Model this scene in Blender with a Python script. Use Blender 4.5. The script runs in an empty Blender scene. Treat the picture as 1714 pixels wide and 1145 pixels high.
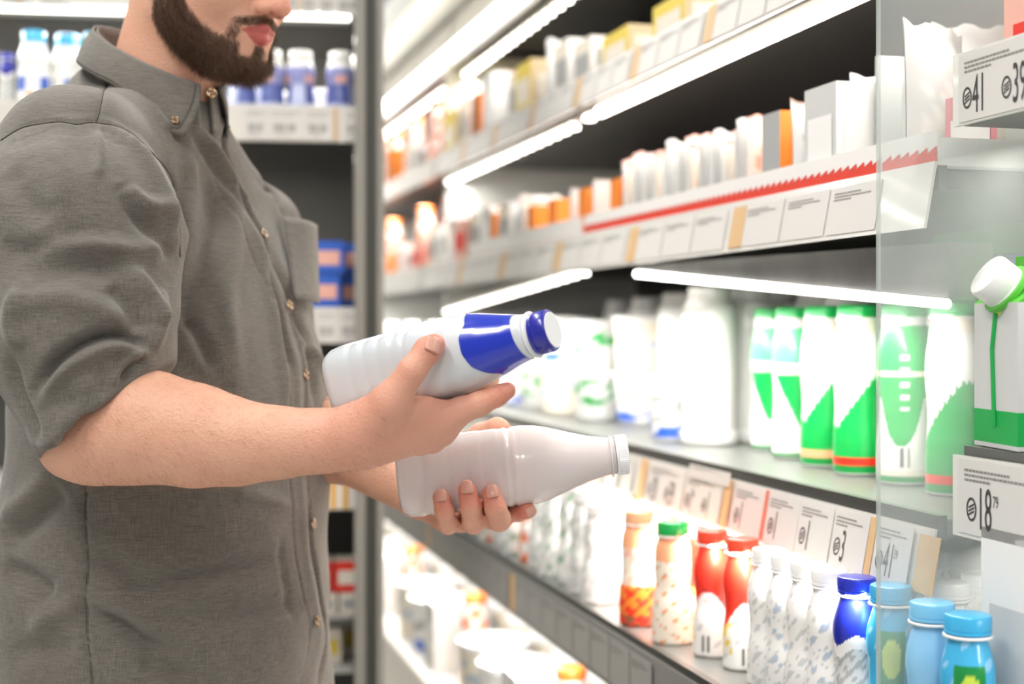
import bpy, bmesh, math, random
import numpy as np
from mathutils import Vector, Matrix
random.seed(7); RNG = np.random.default_rng(11)
PI = math.pi
FPX, CX0, HY, H = 2381.0, 857.0, 548.0, 1.30      # focal length in pixels, horizon row, camera height
SC = bpy.context.scene
COL = SC.collection
YAW = math.radians(15.2)                            # direction of the chiller aisle
CU, SU = math.cos(YAW), math.sin(YAW)

def V(px, py, d):
    return np.array([(px-CX0)/FPX*d, d, H+(HY-py)/FPX*d])
def aisle(A, s, z):
    return (CU*A-SU*s, SU*A+CU*s, z)
def s_of(px, A):
    k = (px-CX0)/FPX
    return A*(CU-SU*k)/(SU+CU*k)

# ------------------------------------------------------------------ materials
MATS = {}
def srgb(c):
    if isinstance(c, str):
        c = [int(c[i:i+2], 16)/255 for i in (0, 2, 4)]
    return tuple(x/12.92 if x <= .04045 else ((x+.055)/1.055)**2.4 for x in c)
def mat(name, c='808080', rough=.5, metal=0, trans=0, alpha=1, emit=None, es=0, spec=.5, sss=0, coat=0, noise=None, bump=None):
    if name in MATS: return MATS[name]
    m = bpy.data.materials.new(name); m.use_nodes = True
    nt = m.node_tree; b = nt.nodes['Principled BSDF']
    b.inputs['Base Color'].default_value = (*srgb(c), 1)
    b.inputs['Roughness'].default_value = rough
    b.inputs['Metallic'].default_value = metal
    b.inputs['Transmission Weight'].default_value = trans
    b.inputs['Alpha'].default_value = alpha
    b.inputs['Specular IOR Level'].default_value = spec
    b.inputs['Coat Weight'].default_value = coat
    if sss:
        b.inputs['Subsurface Weight'].default_value = sss
        b.inputs['Subsurface Radius'].default_value = (.6, .35, .25)
        b.inputs['Subsurface Scale'].default_value = .01
    if emit:
        b.inputs['Emission Color'].default_value = (*srgb(emit), 1)
        b.inputs['Emission Strength'].default_value = es
    if noise:
        sc, c2, det = noise
        tc = nt.nodes.new('ShaderNodeTexCoord'); n = nt.nodes.new('ShaderNodeTexNoise')
        n.inputs['Scale'].default_value = sc; n.inputs['Detail'].default_value = det
        r = nt.nodes.new('ShaderNodeValToRGB')
        r.color_ramp.elements[0].position = .35; r.color_ramp.elements[1].position = .65
        r.color_ramp.elements[0].color = (*srgb(c), 1); r.color_ramp.elements[1].color = (*srgb(c2), 1)
        nt.links.new(tc.outputs['Object'], n.inputs['Vector']); nt.links.new(n.outputs['Fac'], r.inputs['Fac'])
        nt.links.new(r.outputs['Color'], b.inputs['Base Color'])
    if bump:
        sc, st = bump
        tc = nt.nodes.new('ShaderNodeTexCoord'); n = nt.nodes.new('ShaderNodeTexNoise')
        n.inputs['Scale'].default_value = sc; bp = nt.nodes.new('ShaderNodeBump')
        bp.inputs['Strength'].default_value = st; bp.inputs['Distance'].default_value = .002
        nt.links.new(tc.outputs['Object'], n.inputs['Vector']); nt.links.new(n.outputs['Fac'], bp.inputs['Height'])
        nt.links.new(bp.outputs['Normal'], b.inputs['Normal'])
    MATS[name] = m
    return m
def colmat(name, rough=.4, coat=0, sss=0, bump=None, trans=0):
    """material that takes its colour from the printed colour attribute"""
    if name in MATS: return MATS[name]
    m = mat(name, 'ffffff', rough, coat=coat, sss=sss, bump=bump, trans=trans)
    nt = m.node_tree; a = nt.nodes.new('ShaderNodeAttribute'); a.attribute_name = 'Col'
    nt.links.new(a.outputs['Color'], nt.nodes['Principled BSDF'].inputs['Base Color'])
    return m

# ------------------------------------------------------------------ mesh building
class MB:
    def __init__(s): s.v = []; s.f = []; s.c = []
    def add(s, vs, fs, col=None):
        o = len(s.v); s.v += [tuple(v) for v in vs]; s.f += [tuple(i+o for i in f) for f in fs]
        if col is not None: s.c += [col]*len(vs)
        return s
    def box(s, x0, x1, y0, y1, z0, z1, col=None):
        v = [(x, y, z) for z in (z0, z1) for y in (y0, y1) for x in (x0, x1)]
        return s.add(v, [(0,2,3,1),(4,5,7,6),(0,1,5,4),(2,6,7,3),(0,4,6,2),(1,3,7,5)], col)
    def prism(s, poly, axis, a, b, col=None):
        """poly in the two other axes, extruded on axis from a to b"""
        n = len(poly); vs = []
        for t in (a, b):
            for p in poly:
                q = list(p); q.insert(axis, t); vs.append(tuple(q))
        fs = [tuple(range(n))[::-1], tuple(range(n, 2*n))]+[(i, (i+1) % n, n+(i+1) % n, n+i) for i in range(n)]
        return s.add(vs, fs, col)
    def tube(s, pts, r, seg=8, col=None, cap=True):
        pts = [Vector(p) for p in pts]; n = len(pts); rr = r if isinstance(r, (list, tuple)) else [r]*n
        vs = []; fs = []
        up = Vector((0, 0, 1))
        prev = None
        for i, p in enumerate(pts):
            t = (pts[min(i+1, n-1)]-pts[max(i-1, 0)]).normalized()
            if prev is None:
                u = t.cross(up) if abs(t.dot(up)) < .95 else t.cross(Vector((1, 0, 0)))
            else: u = prev-t*prev.dot(t)
            u.normalize(); w = t.cross(u); prev = u
            for k in range(seg):
                a = 2*PI*k/seg; vs.append(p+(u*math.cos(a)+w*math.sin(a))*rr[i])
        for i in range(n-1):
            for k in range(seg):
                k2 = (k+1) % seg; fs.append((i*seg+k, i*seg+k2, (i+1)*seg+k2, (i+1)*seg+k))
        if cap: fs += [tuple(range(seg))[::-1], tuple(range((n-1)*seg, n*seg))]
        return s.add(vs, fs, col)
    def lathe(s, prof, seg=32, colf=None, sq=None, x=0, y=0, z=0):
        """prof: (r, z) from bottom to top; sq(z)->superellipse exponent"""
        vs = []; cs = []; fs = []
        for (r, zz) in prof:
            n = sq(zz) if sq else 2
            for k in range(seg):
                a = 2*PI*k/seg; c, d = math.cos(a), math.sin(a)
                q = 1/((abs(c)**n+abs(d)**n)**(1/n)) if n != 2 else 1
                vs.append((x+r*q*c, y+r*q*d, z+zz))
                if colf: cs.append(colf(a, zz, r))
        m = len(prof)
        for i in range(m-1):
            for k in range(seg):
                k2 = (k+1) % seg; fs.append((i*seg+k, i*seg+k2, (i+1)*seg+k2, (i+1)*seg+k))
        fs += [tuple(range(seg))[::-1], tuple(range((m-1)*seg, m*seg))]
        s.add(vs, fs)
        if colf: s.c += cs
        return s
    def grid(s, fn, nu, nv, colf=None):
        vs = [fn(i/nu, j/nv) for j in range(nv+1) for i in range(nu+1)]
        fs = [(j*(nu+1)+i, j*(nu+1)+i+1, (j+1)*(nu+1)+i+1, (j+1)*(nu+1)+i) for j in range(nv) for i in range(nu)]
        s.add(vs, fs)
        if colf: s.c += [colf(i/nu, j/nv) for j in range(nv+1) for i in range(nu+1)]
        return s
    def mesh(s, name, m, smooth=False, ang=None):
        me = bpy.data.meshes.new(name); me.from_pydata(s.v, [], s.f); me.update()
        if s.c:
            a = me.color_attributes.new('Col', 'FLOAT_COLOR', 'POINT')
            buf = np.ones((len(s.v), 4)); buf[:, :3] = np.array([c[:3] for c in s.c]); a.data.foreach_set('color', buf.ravel())
        if m: me.materials.append(m)
        if smooth or ang:
            me.polygons.foreach_set('use_smooth', [True]*len(me.polygons))
            if ang: me.set_sharp_from_angle(angle=math.radians(ang))
        return me
    def build(s, name, m, parent=None, smooth=False, ang=None, bevel=0, loc=None, rotz=None):
        me = s.mesh(name, m, smooth, ang); o = bpy.data.objects.new(name, me); COL.objects.link(o)
        if bevel:
            b = o.modifiers.new('bevel', 'BEVEL'); b.width = bevel; b.segments = 2; b.limit_method = 'ANGLE'
        if parent: o.parent = parent
        if loc is not None: o.location = loc
        if rotz is not None: o.rotation_euler.z = rotz
        return o
def densify(prof, step):
    out = [prof[0]]
    for a, b in zip(prof, prof[1:]):
        L = math.hypot(b[0]-a[0], b[1]-a[1]); n = max(1, int(L/step))
        for i in range(1, n+1): out.append((a[0]+(b[0]-a[0])*i/n, a[1]+(b[1]-a[1])*i/n))
    return out
def spline(prof, n=6):
    """Catmull-Rom through the profile points"""
    P = [np.array(p, float) for p in prof]; out = []
    for i in range(len(P)-1):
        p0, p1, p2, p3 = P[max(i-1, 0)], P[i], P[i+1], P[min(i+2, len(P)-1)]
        for k in range(n):
            t = k/n
            out.append(tuple(.5*(2*p1+(p2-p0)*t+(2*p0-5*p1+4*p2-p3)*t*t+(3*p1-p0-3*p2+p3)*t**3)))
    out.append(tuple(P[-1])); return out
def tag(o, label=None, cat=None, group=None, kind=None):
    if label: o['label'] = label
    if cat: o['category'] = cat
    if group: o['group'] = group
    if kind: o['kind'] = kind
    return o
def empty(name, loc=(0, 0, 0), rz=0):
    o = bpy.data.objects.new(name, None); COL.objects.link(o); o.location = loc; o.rotation_euler.z = rz
    o.empty_display_size = .05; return o
def copy_tree(o, loc=None, rz=None, label=None, group=None, scale=None, parent=None):
    c = o.copy(); COL.objects.link(c)
    if parent: c.parent = parent
    if loc is not None: c.location = loc
    if rz is not None: c.rotation_euler.z = rz
    if scale is not None: c.scale = scale if hasattr(scale, '__len__') else (scale,)*3
    if label: c['label'] = label
    if group: c['group'] = group
    for ch in list(o.children): copy_tree(ch, parent=c)
    return c

# ------------------------------------------------------------------ implicit surfaces
def smin(a, b, k):
    if k <= 0: return np.minimum(a, b)
    h = np.maximum(k-np.abs(a-b), 0)/k
    return np.minimum(a, b)-h*h*k*.25
def smax(a, b, k): return -smin(-a, -b, k)
def rcone(a, b, ra, rb, n=None, f=1.0):
    """tapered capsule, optionally flattened by f along direction n"""
    a = np.asarray(a, float); b = np.asarray(b, float); ba = b-a; L2 = max(ba@ba, 1e-12)
    if n is not None: n = np.asarray(n, float); n = n/np.linalg.norm(n)
    def fn(p):
        q = p-a; t = np.clip(q@ba/L2, 0, 1); q = q-t[:, None]*ba
        r = ra+(rb-ra)*t
        if n is None: return np.sqrt((q*q).sum(1))-r
        c = q@n; q = q+(c*(1/f-1))[:, None]*n
        l = np.sqrt((q*q).sum(1)); return (l-r)*(f if f < 1 else 1)
    return fn
def ellip(c, r, M=None):
    c = np.asarray(c, float); r = np.asarray(r, float)
    def fn(p):
        q = p-c
        if M is not None: q = q@M
        k0 = np.sqrt(((q/r)**2).sum(1)); k1 = np.sqrt(((q/(r*r))**2).sum(1))
        return k0*(k0-1)/np.maximum(k1, 1e-9)
    return fn
class Field:
    def __init__(s): s.items = []
    def add(s, fn, c, rad, k=.01, op='u'): s.items.append((fn, np.asarray(c, float), rad, k, op)); return s
    def cone(s, a, b, ra, rb, k=.01, op='u', n=None, f=1.0):
        a = np.asarray(a, float); b = np.asarray(b, float)
        return s.add(rcone(a, b, ra, rb, n, f), (a+b)/2, np.linalg.norm(b-a)/2+max(ra, rb)*max(1, f), k, op)
    def ell(s, c, r, k=.01, op='u', M=None): return s.add(ellip(c, r, M), c, max(r), k, op)
    def chain(s, pts, rs, k=.008, n=None, f=1.0):
        for i in range(len(pts)-1): s.cone(pts[i], pts[i+1], rs[i], rs[i+1], k if i == 0 else .004, n=n, f=f)
        return s
    def fold(s, pts, amp, sig):
        """raised (amp > 0) or sunk (amp < 0) fold along a path on the cloth"""
        pts = np.asarray(pts, float); c = pts.mean(0); rad = np.linalg.norm(pts-c, axis=1).max()+3*sig
        tt = np.linspace(0, 1, len(pts))
        def fn(p):
            best = np.full(len(p), 9.0); tb = np.zeros(len(p))
            for i in range(len(pts)-1):
                ba = pts[i+1]-pts[i]; q = p-pts[i]; t = np.clip(q@ba/max(ba@ba, 1e-12), 0, 1)
                d = np.sqrt(((q-t[:, None]*ba)**2).sum(1)); m = d < best
                best = np.where(m, d, best); tb = np.where(m, tt[i]+(tt[i+1]-tt[i])*t, tb)
            w = np.clip(np.minimum(tb, 1-tb)*4, 0, 1); w = .25+.75*w*w*(3-2*w)
            return amp*w*np.exp(-(best/sig)**2)
        s.folds = getattr(s, 'folds', []); s.folds.append((fn, c, rad)); return s
    def disp(s, p):
        d = np.zeros(len(p))
        for fn, c, rad in getattr(s, 'folds', []):
            m = np.flatnonzero(((p-c)**2).sum(1) < rad*rad)
            if len(m): d[m] += fn(p[m])
        return d
    def __call__(s, p, ctr=None, rad=None):
        d = np.full(len(p), .5)
        for fn, c, r, k, op in s.items:
            if ctr is not None:
                g = np.linalg.norm(ctr-c)-r
                if g > rad*2+(.03 if op != 'd' else 0): continue
            v = fn(p)
            if op == 'u': d = smin(d, v, k)
            elif op == 's': d = smax(d, -v, k)
            elif op == 'd': d = d-v
            elif op == 'i': d = smax(d, v, k)
        return d
def march_many(f, pts, off=0.0, t0=1.0):
    """first hit of the camera rays through these photo positions"""
    pts = np.asarray(pts, float); o = np.array([0, 0, H])
    D = np.stack([(pts[:, 0]-CX0)/FPX, np.ones(len(pts)), (HY-pts[:, 1])/FPX], 1); L = np.linalg.norm(D, axis=1)
    t = np.full(len(pts), float(t0)); live = np.ones(len(pts), bool)
    for _ in range(90):
        v = f(o+D[live]*t[live][:, None])-off; t[live] += v*.85/L[live]
        w = np.flatnonzero(live); live[w[(np.abs(v) < 3e-4) | (t[w] > 2.4)]] = False
        if not live.any(): break
    t[t > 2.39] = 1.60
    return o+D*t[:, None]
def march(f, px, py, t0=1.0, off=0.0): return march_many(f, [(px, py)], off, t0)[0]
def grad(f, p, e=8e-4):
    p = np.asarray(p, float).reshape(-1, 3); g = np.zeros_like(p)
    for i in range(3):
        dv = np.zeros(3); dv[i] = e; g[:, i] = f(p+dv)-f(p-dv)
    return g/np.maximum(np.linalg.norm(g, axis=1, keepdims=True), 1e-9)
def nets(f, lo, hi, h, B=20):
    lo = np.asarray(lo, float); hi = np.asarray(hi, float); nb = np.ceil((hi-lo)/(h*B)).astype(int)
    N = nb*B+4; VP = []; VI = []; QE = []
    rad = h*B*.5*math.sqrt(3)
    for bi in range(nb[0]):
        for bj in range(nb[1]):
            for bk in range(nb[2]):
                o = np.array([bi, bj, bk])*B; ctr = lo+(o+B/2)*h
                c = f(ctr[None])[0]
                if abs(c) > rad*1.6+.012: continue
                r = np.arange(B+1)
                I, J, K = np.meshgrid(o[0]+r, o[1]+r, o[2]+r, indexing='ij')
                P = np.stack([I, J, K], -1).reshape(-1, 3)*h+lo
                D = f(P, ctr, rad).reshape(B+1, B+1, B+1); S = D < 0
                if S.all() or not S.any(): continue
                acc = np.zeros((B, B, B, 3)); cnt = np.zeros((B, B, B))
                for ax in range(3):
                    sl0 = [slice(None)]*3; sl1 = [slice(None)]*3; sl0[ax] = slice(0, B); sl1[ax] = slice(1, B+1)
                    a, b = D[tuple(sl0)], D[tuple(sl1)]; x = (a < 0) != (b < 0)
                    t = np.where(x, a/np.where(x, a-b, 1), 0)
                    oth = [q for q in range(3) if q != ax]
                    for e0 in (0, 1):
                        for e1 in (0, 1):
                            sl = [slice(None)]*3; sl[oth[0]] = slice(e0, e0+B); sl[oth[1]] = slice(e1, e1+B)
                            xx = x[tuple(sl)]; tt = t[tuple(sl)]
                            cnt += xx; acc[..., ax] += xx*tt; acc[..., oth[0]] += xx*e0; acc[..., oth[1]] += xx*e1
                    # quads on sign-changing edges whose lower corner lies in this block
                    xi = x[:B, :B, :B]; idx = np.argwhere(xi)
                    if len(idx):
                        flip = (a[:B, :B, :B][xi] < 0); g = idx+o
                        QE.append(np.column_stack([g, np.full(len(g), ax), flip]))
                m = cnt > 0; ci = np.argwhere(m); pos = (acc[m]/cnt[m][:, None]+ci+o)*h+lo
                ci = ci+o; VP.append(pos); VI.append((ci[:, 0]*N[1]+ci[:, 1])*N[2]+ci[:, 2])
    VP = np.concatenate(VP); VI = np.concatenate(VI); QE = np.concatenate(QE).astype(int)
    order = np.argsort(VI); VI = VI[order]; VP = VP[order]
    Q = []
    for ax in range(3):
        q = QE[QE[:, 3] == ax]
        if not len(q): continue
        o1, o2 = [(1, 2), (2, 0), (0, 1)][ax]; cells = []
        for (a, b) in ((0, 0), (1, 0), (1, 1), (0, 1)):
            g = q[:, :3].copy(); g[:, o1] -= a; g[:, o2] -= b
            cells.append((g[:, 0]*N[1]+g[:, 1])*N[2]+g[:, 2])
        C = np.stack(cells, 1); ix = np.clip(np.searchsorted(VI, C), 0, len(VI)-1); ok = (VI[ix] == C).all(1)
        fl = q[:, 4] == 1; ix[~fl] = ix[~fl][:, ::-1]; Q.append(ix[ok])
    return VP, np.concatenate(Q)
def project(f, P, h, iters=2, cell=.045):
    """move points onto the surface, working cell by cell so that far primitives are skipped"""
    P = P.copy(); key = np.floor(P/cell).astype(int)+500; k = (key[:, 0]*1000+key[:, 1])*1000+key[:, 2]
    order = np.argsort(k, kind='stable'); cuts = np.flatnonzero(np.diff(k[order]))+1
    for ix in np.split(order, cuts):
        p = P[ix]; ctr = (key[ix[0]]-500+.5)*cell; rad = cell*.9
        for _ in range(iters):
            e = h*.4; v = f(p, ctr, rad); g = np.zeros_like(p)
            for i in range(3):
                q = p.copy(); q[:, i] += e; g[:, i] = (f(q, ctr, rad)-v)/e
            p = p-np.clip((v/np.maximum((g*g).sum(1), .2))[:, None]*g, -h, h)
        P[ix] = p
    return P
def subdivide(v, q):
    n = len(v); E = np.concatenate([q[:, [i, (i+1) % 4]] for i in range(4)]); E.sort(axis=1)
    key = E[:, 0].astype(np.int64)*n+E[:, 1]; u, inv = np.unique(key, return_inverse=True)
    mid = (v[u//n]+v[u % n])/2; m = len(q); inv = inv.reshape(4, m)+n; fc = n+len(u)+np.arange(m)
    V_ = np.concatenate([v, mid, v[q].mean(1)])
    Q = np.concatenate([np.stack([q[:, i], inv[i], fc, inv[(i+3) % 4]], 1) for i in range(4)])
    return V_, Q
def vnormals(v, q):
    a = v[q[:, 2]]-v[q[:, 0]]; b = v[q[:, 3]]-v[q[:, 1]]; n = np.cross(a, b); N = np.zeros_like(v)
    for i in range(4): np.add.at(N, q[:, i], n)
    return N/np.maximum(np.linalg.norm(N, axis=1, keepdims=True), 1e-12)
def skinmesh(f, lo, hi, h, sub=1):
    v, q = nets(f, lo, hi, h*2**sub); v = project(f, v, h*2, 2)
    for _ in range(sub): v, q = subdivide(v, q); v = project(f, v, h, 1)
    return v, q
def np_mesh(name, v, q, m, col=None, smooth=True):
    me = bpy.data.meshes.new(name); n = q.shape[1]
    me.vertices.add(len(v)); me.vertices.foreach_set('co', v.astype(np.float32).ravel())
    me.loops.add(len(q)*n); me.loops.foreach_set('vertex_index', q.astype(np.int32).ravel())
    me.polygons.add(len(q)); me.polygons.foreach_set('loop_start', np.arange(0, len(q)*n, n, dtype=np.int32))
    me.update(calc_edges=True); me.validate()
    if smooth: me.polygons.foreach_set('use_smooth', np.ones(len(me.polygons), bool))
    if col is not None:
        a = me.color_attributes.new('Col', 'FLOAT_COLOR', 'POINT'); buf = np.ones((len(v), 4)); buf[:, :3] = col
        a.data.foreach_set('color', buf.astype(np.float32).ravel())
    if m: me.materials.append(m)
    return me
def np_obj(name, v, q, m, parent=None, col=None, smooth=True):
    o = bpy.data.objects.new(name, np_mesh(name, v, q, m, col, smooth)); COL.objects.link(o)
    if parent: o.parent = parent
    return o
# ================================================================== the man
B1a, B1b = V(572, 645, 1.36), V(925, 552, 1.262)      # upper bottle: base centre, cap centre
B2a, B2b = V(668, 802, 1.45), V(1051, 760, 1.45)      # lower bottle
def cyl(a, b, t, phi, r):
    """point at distance t along a bottle's axis; phi 0 faces the camera, 90 down, 180 away"""
    ax = (b-a)/np.linalg.norm(b-a); view = (a+b)/2-np.array([0, 0, H]); e = -(view-ax*(view@ax)); e /= np.linalg.norm(e)
    dn = np.cross(ax, e); dn = dn if dn[2] < 0 else -dn
    ph = math.radians(phi); return a+ax*t+r*(e*math.cos(ph)+dn*math.sin(ph))

# ---- torso sections: z above camera height, centre x, centre y, half width, half depth, yaw
RINGS = np.array([
 (-.60, -.392, 1.62, .185, .175, 10), (-.45, -.390, 1.62, .190, .180, 10), (-.37, -.394, 1.62, .190, .182, 11), (-.25, -.398, 1.62, .190, .180, 13),
 (-.15, -.385, 1.62, .190, .165, 15), (-.05, -.388, 1.63, .188, .158, 19), (.03, -.405, 1.64, .184, .152, 23),
 (.10, -.422, 1.635, .176, .138, 26), (.16, -.434, 1.63, .155, .112, 29), (.22, -.428, 1.62, .110, .088, 30), (.30, -.425, 1.61, .075, .070, 30)])
_z = np.linspace(-.6, .3, 181); _T = []
for j in range(1, 6):
    c = [p[1] for p in spline([(r[0], r[j]) for r in RINGS], 8)]; zz = [p[0] for p in spline([(r[0], r[j]) for r in RINGS], 8)]
    _T.append(np.interp(_z, zz, c))
def torso(shrink=0.0, ztop=.235, zbot=-.50):
    def fn(p):
        z = p[:, 2]-H; cx, cy, w, dp, yw = [np.interp(z, _z, t) for t in _T]; w = w-shrink; dp = dp-shrink
        th = np.radians(yw); c, s = np.cos(th), np.sin(th); dx, dy = p[:, 0]-cx, p[:, 1]-cy
        u = dx*c-dy*s; v = dx*s+dy*c; n = 2.35
        r = (np.abs(u/dp)**n+np.abs(v/w)**n)**(1/n); d = (r-1)*np.minimum(dp, w)*.92
        d = smax(d, z-ztop, .04); return np.maximum(d, zbot-z)
    return fn
def rel(x, y, z): return np.array([x, y, z+H])
SHO_R, SHO_L = V(124, 282, 1.45), rel(-.335, 1.79, .115)
ELB_R, ELB_L = V(140, 722, 1.345), rel(-.30, 1.82, -.10)
NECK = rel(-.412, 1.605, .20)

# ---- head frame
HO = rel(-.334, 1.575, .406); yawF = math.radians(31); pit = math.radians(13)
Fh = np.array([math.cos(yawF)*math.cos(pit), -math.sin(yawF)*math.cos(pit), -math.sin(pit)])
Rh = np.array([-math.sin(yawF), -math.cos(yawF), 0.]); Uh = np.cross(Rh, Fh)
MH = np.stack([Rh, Fh, Uh], 1)
def hl(x, y, z): return HO+MH@np.array([x, y, z])
def head_fn(p):
    q = (p-HO)@MH; s = q.copy(); s[:, 0] = np.abs(s[:, 0])
    d = ellip((0, -.012, .032), (.075, .098, .086))(q)
    d = smin(d, ellip((0, .022, -.035), (.060, .062, .082))(q), .03)
    d = smin(d, rcone((.050, .002, -.060), (.020, .066, -.100), .018, .017)(s), .03)
    d = smin(d, ellip((0, .070, -.098), (.024, .020, .018))(q), .015)
    d = smin(d, ellip((.036, .056, -.030), (.024, .026, .026))(s), .03)
    d = smin(d, ellip((0, .078, -.066), (.030, .017, .026))(q), .014)
    d = smin(d, rcone((.012, .088, .022), (.046, .074, .022), .009, .008)(s), .012)
    d = smax(d, -ellip((.032, .094, .002), (.018, .012, .012))(s), .014)
    d = smin(d, ellip((.032, .076, .002), (.0135, .0125, .0125))(s), .004)
    d = smin(d, rcone((0, .090, .004), (0, .109, -.036), .0085, .010)(q), .010)
    d = smin(d, ellip((0, .1125, -.0395), (.0115, .0115, .0105))(q), .006)
    d = smin(d, ellip((.0120, .099, -.042), (.0078, .0115, .0088))(s), .006)
    d = smax(d, -rcone((.0070, .0995, -.0535), (.0075, .106, -.0465), .0036, .0036)(s), .003)
    d = smin(d, rcone((0, .0960, -.0635), (.0235, .0835, -.0690), .0055, .0022)(s), .004)
    d = smin(d, rcone((0, .0945, -.0755), (.0205, .0835, -.0710), .0068, .0026)(s), .004)
    d = smax(d, -rcone((0, .1035, -.0690), (.0255, .0875, -.0700), .0014, .0010)(s), .003)
    e = smax(ellip((.0785, -.010, -.015), (.010, .019, .031))(s), -ellip((.088, -.006, -.013), (.009, .011, .020))(s), .004)
    return smin(d, e, .006)
HEADC = HO-Fh*.005-np.array([0, 0, .01])
body = Field()
body.add(head_fn, HEADC, .165, .02)
body.cone(hl(0, -.028, -.055), NECK, .058, .062, .03)
body.add(torso(.055, .13, -.30), rel(-.40, 1.62, -.10), .42, .04)
body.cone(NECK, SHO_R, .05, .045, .04); body.cone(NECK, SHO_L, .05, .045, .04)
# right arm
body.cone(SHO_R, ELB_R, .050, .040, .02)
fa = [(140, 728, 1.342, .0385), (190, 722, 1.335, .0465), (250, 715, 1.325, .0490), (330, 730, 1.312, .0440), (400, 741, 1.302, .0355), (470, 741, 1.294, .0290), (540, 738, 1.288, .0255), (594, 734, 1.284, .0262)]
fp = [V(*a[:3]) for a in fa]
for i in range(len(fa)-1): body.cone(fp[i], fp[i+1], fa[i][3], fa[i+1][3], .018)
body.cone(V(112, 758, 1.345), V(150, 765, 1.34), .017, .020, .02)
body.cone(V(585, 762, 1.30), V(600, 760, 1.30), .012, .011, .012)
WR = fp[-1]
# right hand: metacarpals, then fingers under and behind the upper bottle
kR = .016
mc = {'index': V(740, 703, 1.290), 'middle': V(738, 721, 1.307), 'ring': V(722, 733, 1.326), 'little': V(702, 738, 1.345)}
for nme, r0, r1 in (('index', .020, .0135), ('middle', .019, .0135), ('ring', .019, .0130), ('little', .018, .012)):
    st = WR+(mc[nme]-WR)*.12; body.cone(st, mc[nme], r0, r1, kR)
body.cone(V(625, 722, 1.292), V(700, 712, 1.300), .021, .016, .016)
body.cone(V(600, 715, 1.272), V(655, 672, 1.258), .0205, .0155, .018)         # thenar
body.cone(V(650, 690, 1.268), V(712, 688, 1.284), .0150, .0125, .016)         # web
body.chain([V(655, 670, 1.256), V(690, 620, 1.250), V(716, 586, 1.256), V(727, 577, 1.260)], [.0150, .0122, .0118, .0098], .010)
def finger(F, pts, rs, k=.008):
    F.chain(pts, rs, k)
finger(body, [mc['index'], V(772, 687, 1.286), V(803, 676, 1.283), V(832, 663, 1.281), V(849, 654, 1.281)], [.0140, .0122, .0110, .0092, .0078], .010)
for nme, t0, rr in (('middle', .135, .0098), ('ring', .113, .0094), ('little', .090, .0085)):
    finger(body, [mc[nme], cyl(B1a, B1b, t0, 125, .0385+rr), cyl(B1a, B1b, t0+.006, 165, .0375+rr), cyl(B1a, B1b, t0+.006, 192, .0375+rr)], [.0125, rr, rr*.92, rr*.8], .008)
# left arm and hand under the lower bottle
WL = V(694, 822, 1.545)
body.cone(SHO_L, ELB_L, .048, .040, .02)
body.cone(ELB_L, V(560, 737, 1.66), .042, .042, .02); body.cone(V(560, 737, 1.66), WL, .042, .0265, .03)
ml = {'index': V(806, 850, 1.520), 'middle': V(800, 862, 1.502), 'ring': V(772, 868, 1.500), 'little': V(742, 868, 1.495)}
for nme, r0, r1 in (('index', .017, .013), ('middle', .017, .013), ('ring', .017, .0125), ('little', .017, .0115)):
    body.cone(WL+(ml[nme]-WL)*.15, ml[nme], r0, r1, .016)
body.chain([ml['index'], V(838, 861, 1.480), V(868, 857, 1.452), V(883, 855, 1.436)], [.0125, .0102, .0094, .0084], .008)
for nme, kx, tx in (('middle', (836, 869), (823, 827)), ('ring', (793, 874), (782, 820)), ('little', (750, 876), (738, 833))):
    rr = {'middle': .0112, 'ring': .0106, 'little': .0098}[nme]; mx = ((kx[0]+tx[0])/2, (kx[1]+tx[1])/2)
    body.chain([ml[nme], V(kx[0], kx[1]+2, 1.452), V(kx[0]-1, kx[1]-1, 1.409), V(mx[0], mx[1]+2, 1.3985), V(*tx, 1.3985)], [.0120, rr, rr, rr*.93, rr*.84], .008)
body.chain([WL+np.array([0, 0, .005]), V(760, 770, 1.53), V(806, 728, 1.502), V(832, 716, 1.490), V(840, 716, 1.486)], [.018, .017, .0125, .0105, .0090], .012)

# ---- shirt (implicit cloth with folds)
shirt0 = Field()
shirt0.add(torso(0, .245, -.47), rel(-.40, 1.62, -.10), .48, .03)
shirt0.cone(NECK+[0, 0, .0], SHO_R+[.0, 0, .0], .068, .076, .04)
shirt0.cone(NECK+[0, 0, .0], SHO_L, .062, .066, .05)
shirt0.cone(NECK+[0, 0, .02], NECK+[-.040, .025, .052], .062, .058, .04)
shirt0.cone(NECK+[0, 0, -.02], NECK+[-.01, .01, .035], .078, .056, .02)
# right sleeve
slv = Field()
S1, S2, S3, S4 = SHO_R, V(128, 400, 1.405), V(135, 560, 1.365), V(165, 700, 1.335)
slv.cone(S1, S2, .084, .098, .03); slv.cone(S2, S3, .098, .087, .03); slv.cone(S3, S4, .087, .0655, .03)
cuffN = V(228, 728, 1.335)-V(160, 640, 1.335); cuffN /= np.linalg.norm(cuffN)
CUFP = V(162, 701, 1.335)
slv.add(lambda p: (p-CUFP)@cuffN, CUFP, 5, .003, 'i')
slv.cone(CUFP+cuffN*.050, CUFP+cuffN*.14, .058, .058, .004, 's')
shirt0.add(lambda p: slv(p), V(130, 480, 1.4), .32, .010)
slL = Field()
slL.cone(SHO_L, ELB_L, .066, .066, .03); slL.cone(ELB_L, V(515, 695, 1.74), .064, .060, .02)
cNL = V(560, 722, 1.66)-V(480, 690, 1.76); cNL /= np.linalg.norm(cNL); CPL = V(548, 705, 1.70)
slL.add(lambda p: (p-CPL)@cNL, CPL, 5, .003, 'i')
shirt0.add(lambda p: slL(p), (SHO_L+ELB_L)/2, .32, .02)
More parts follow.
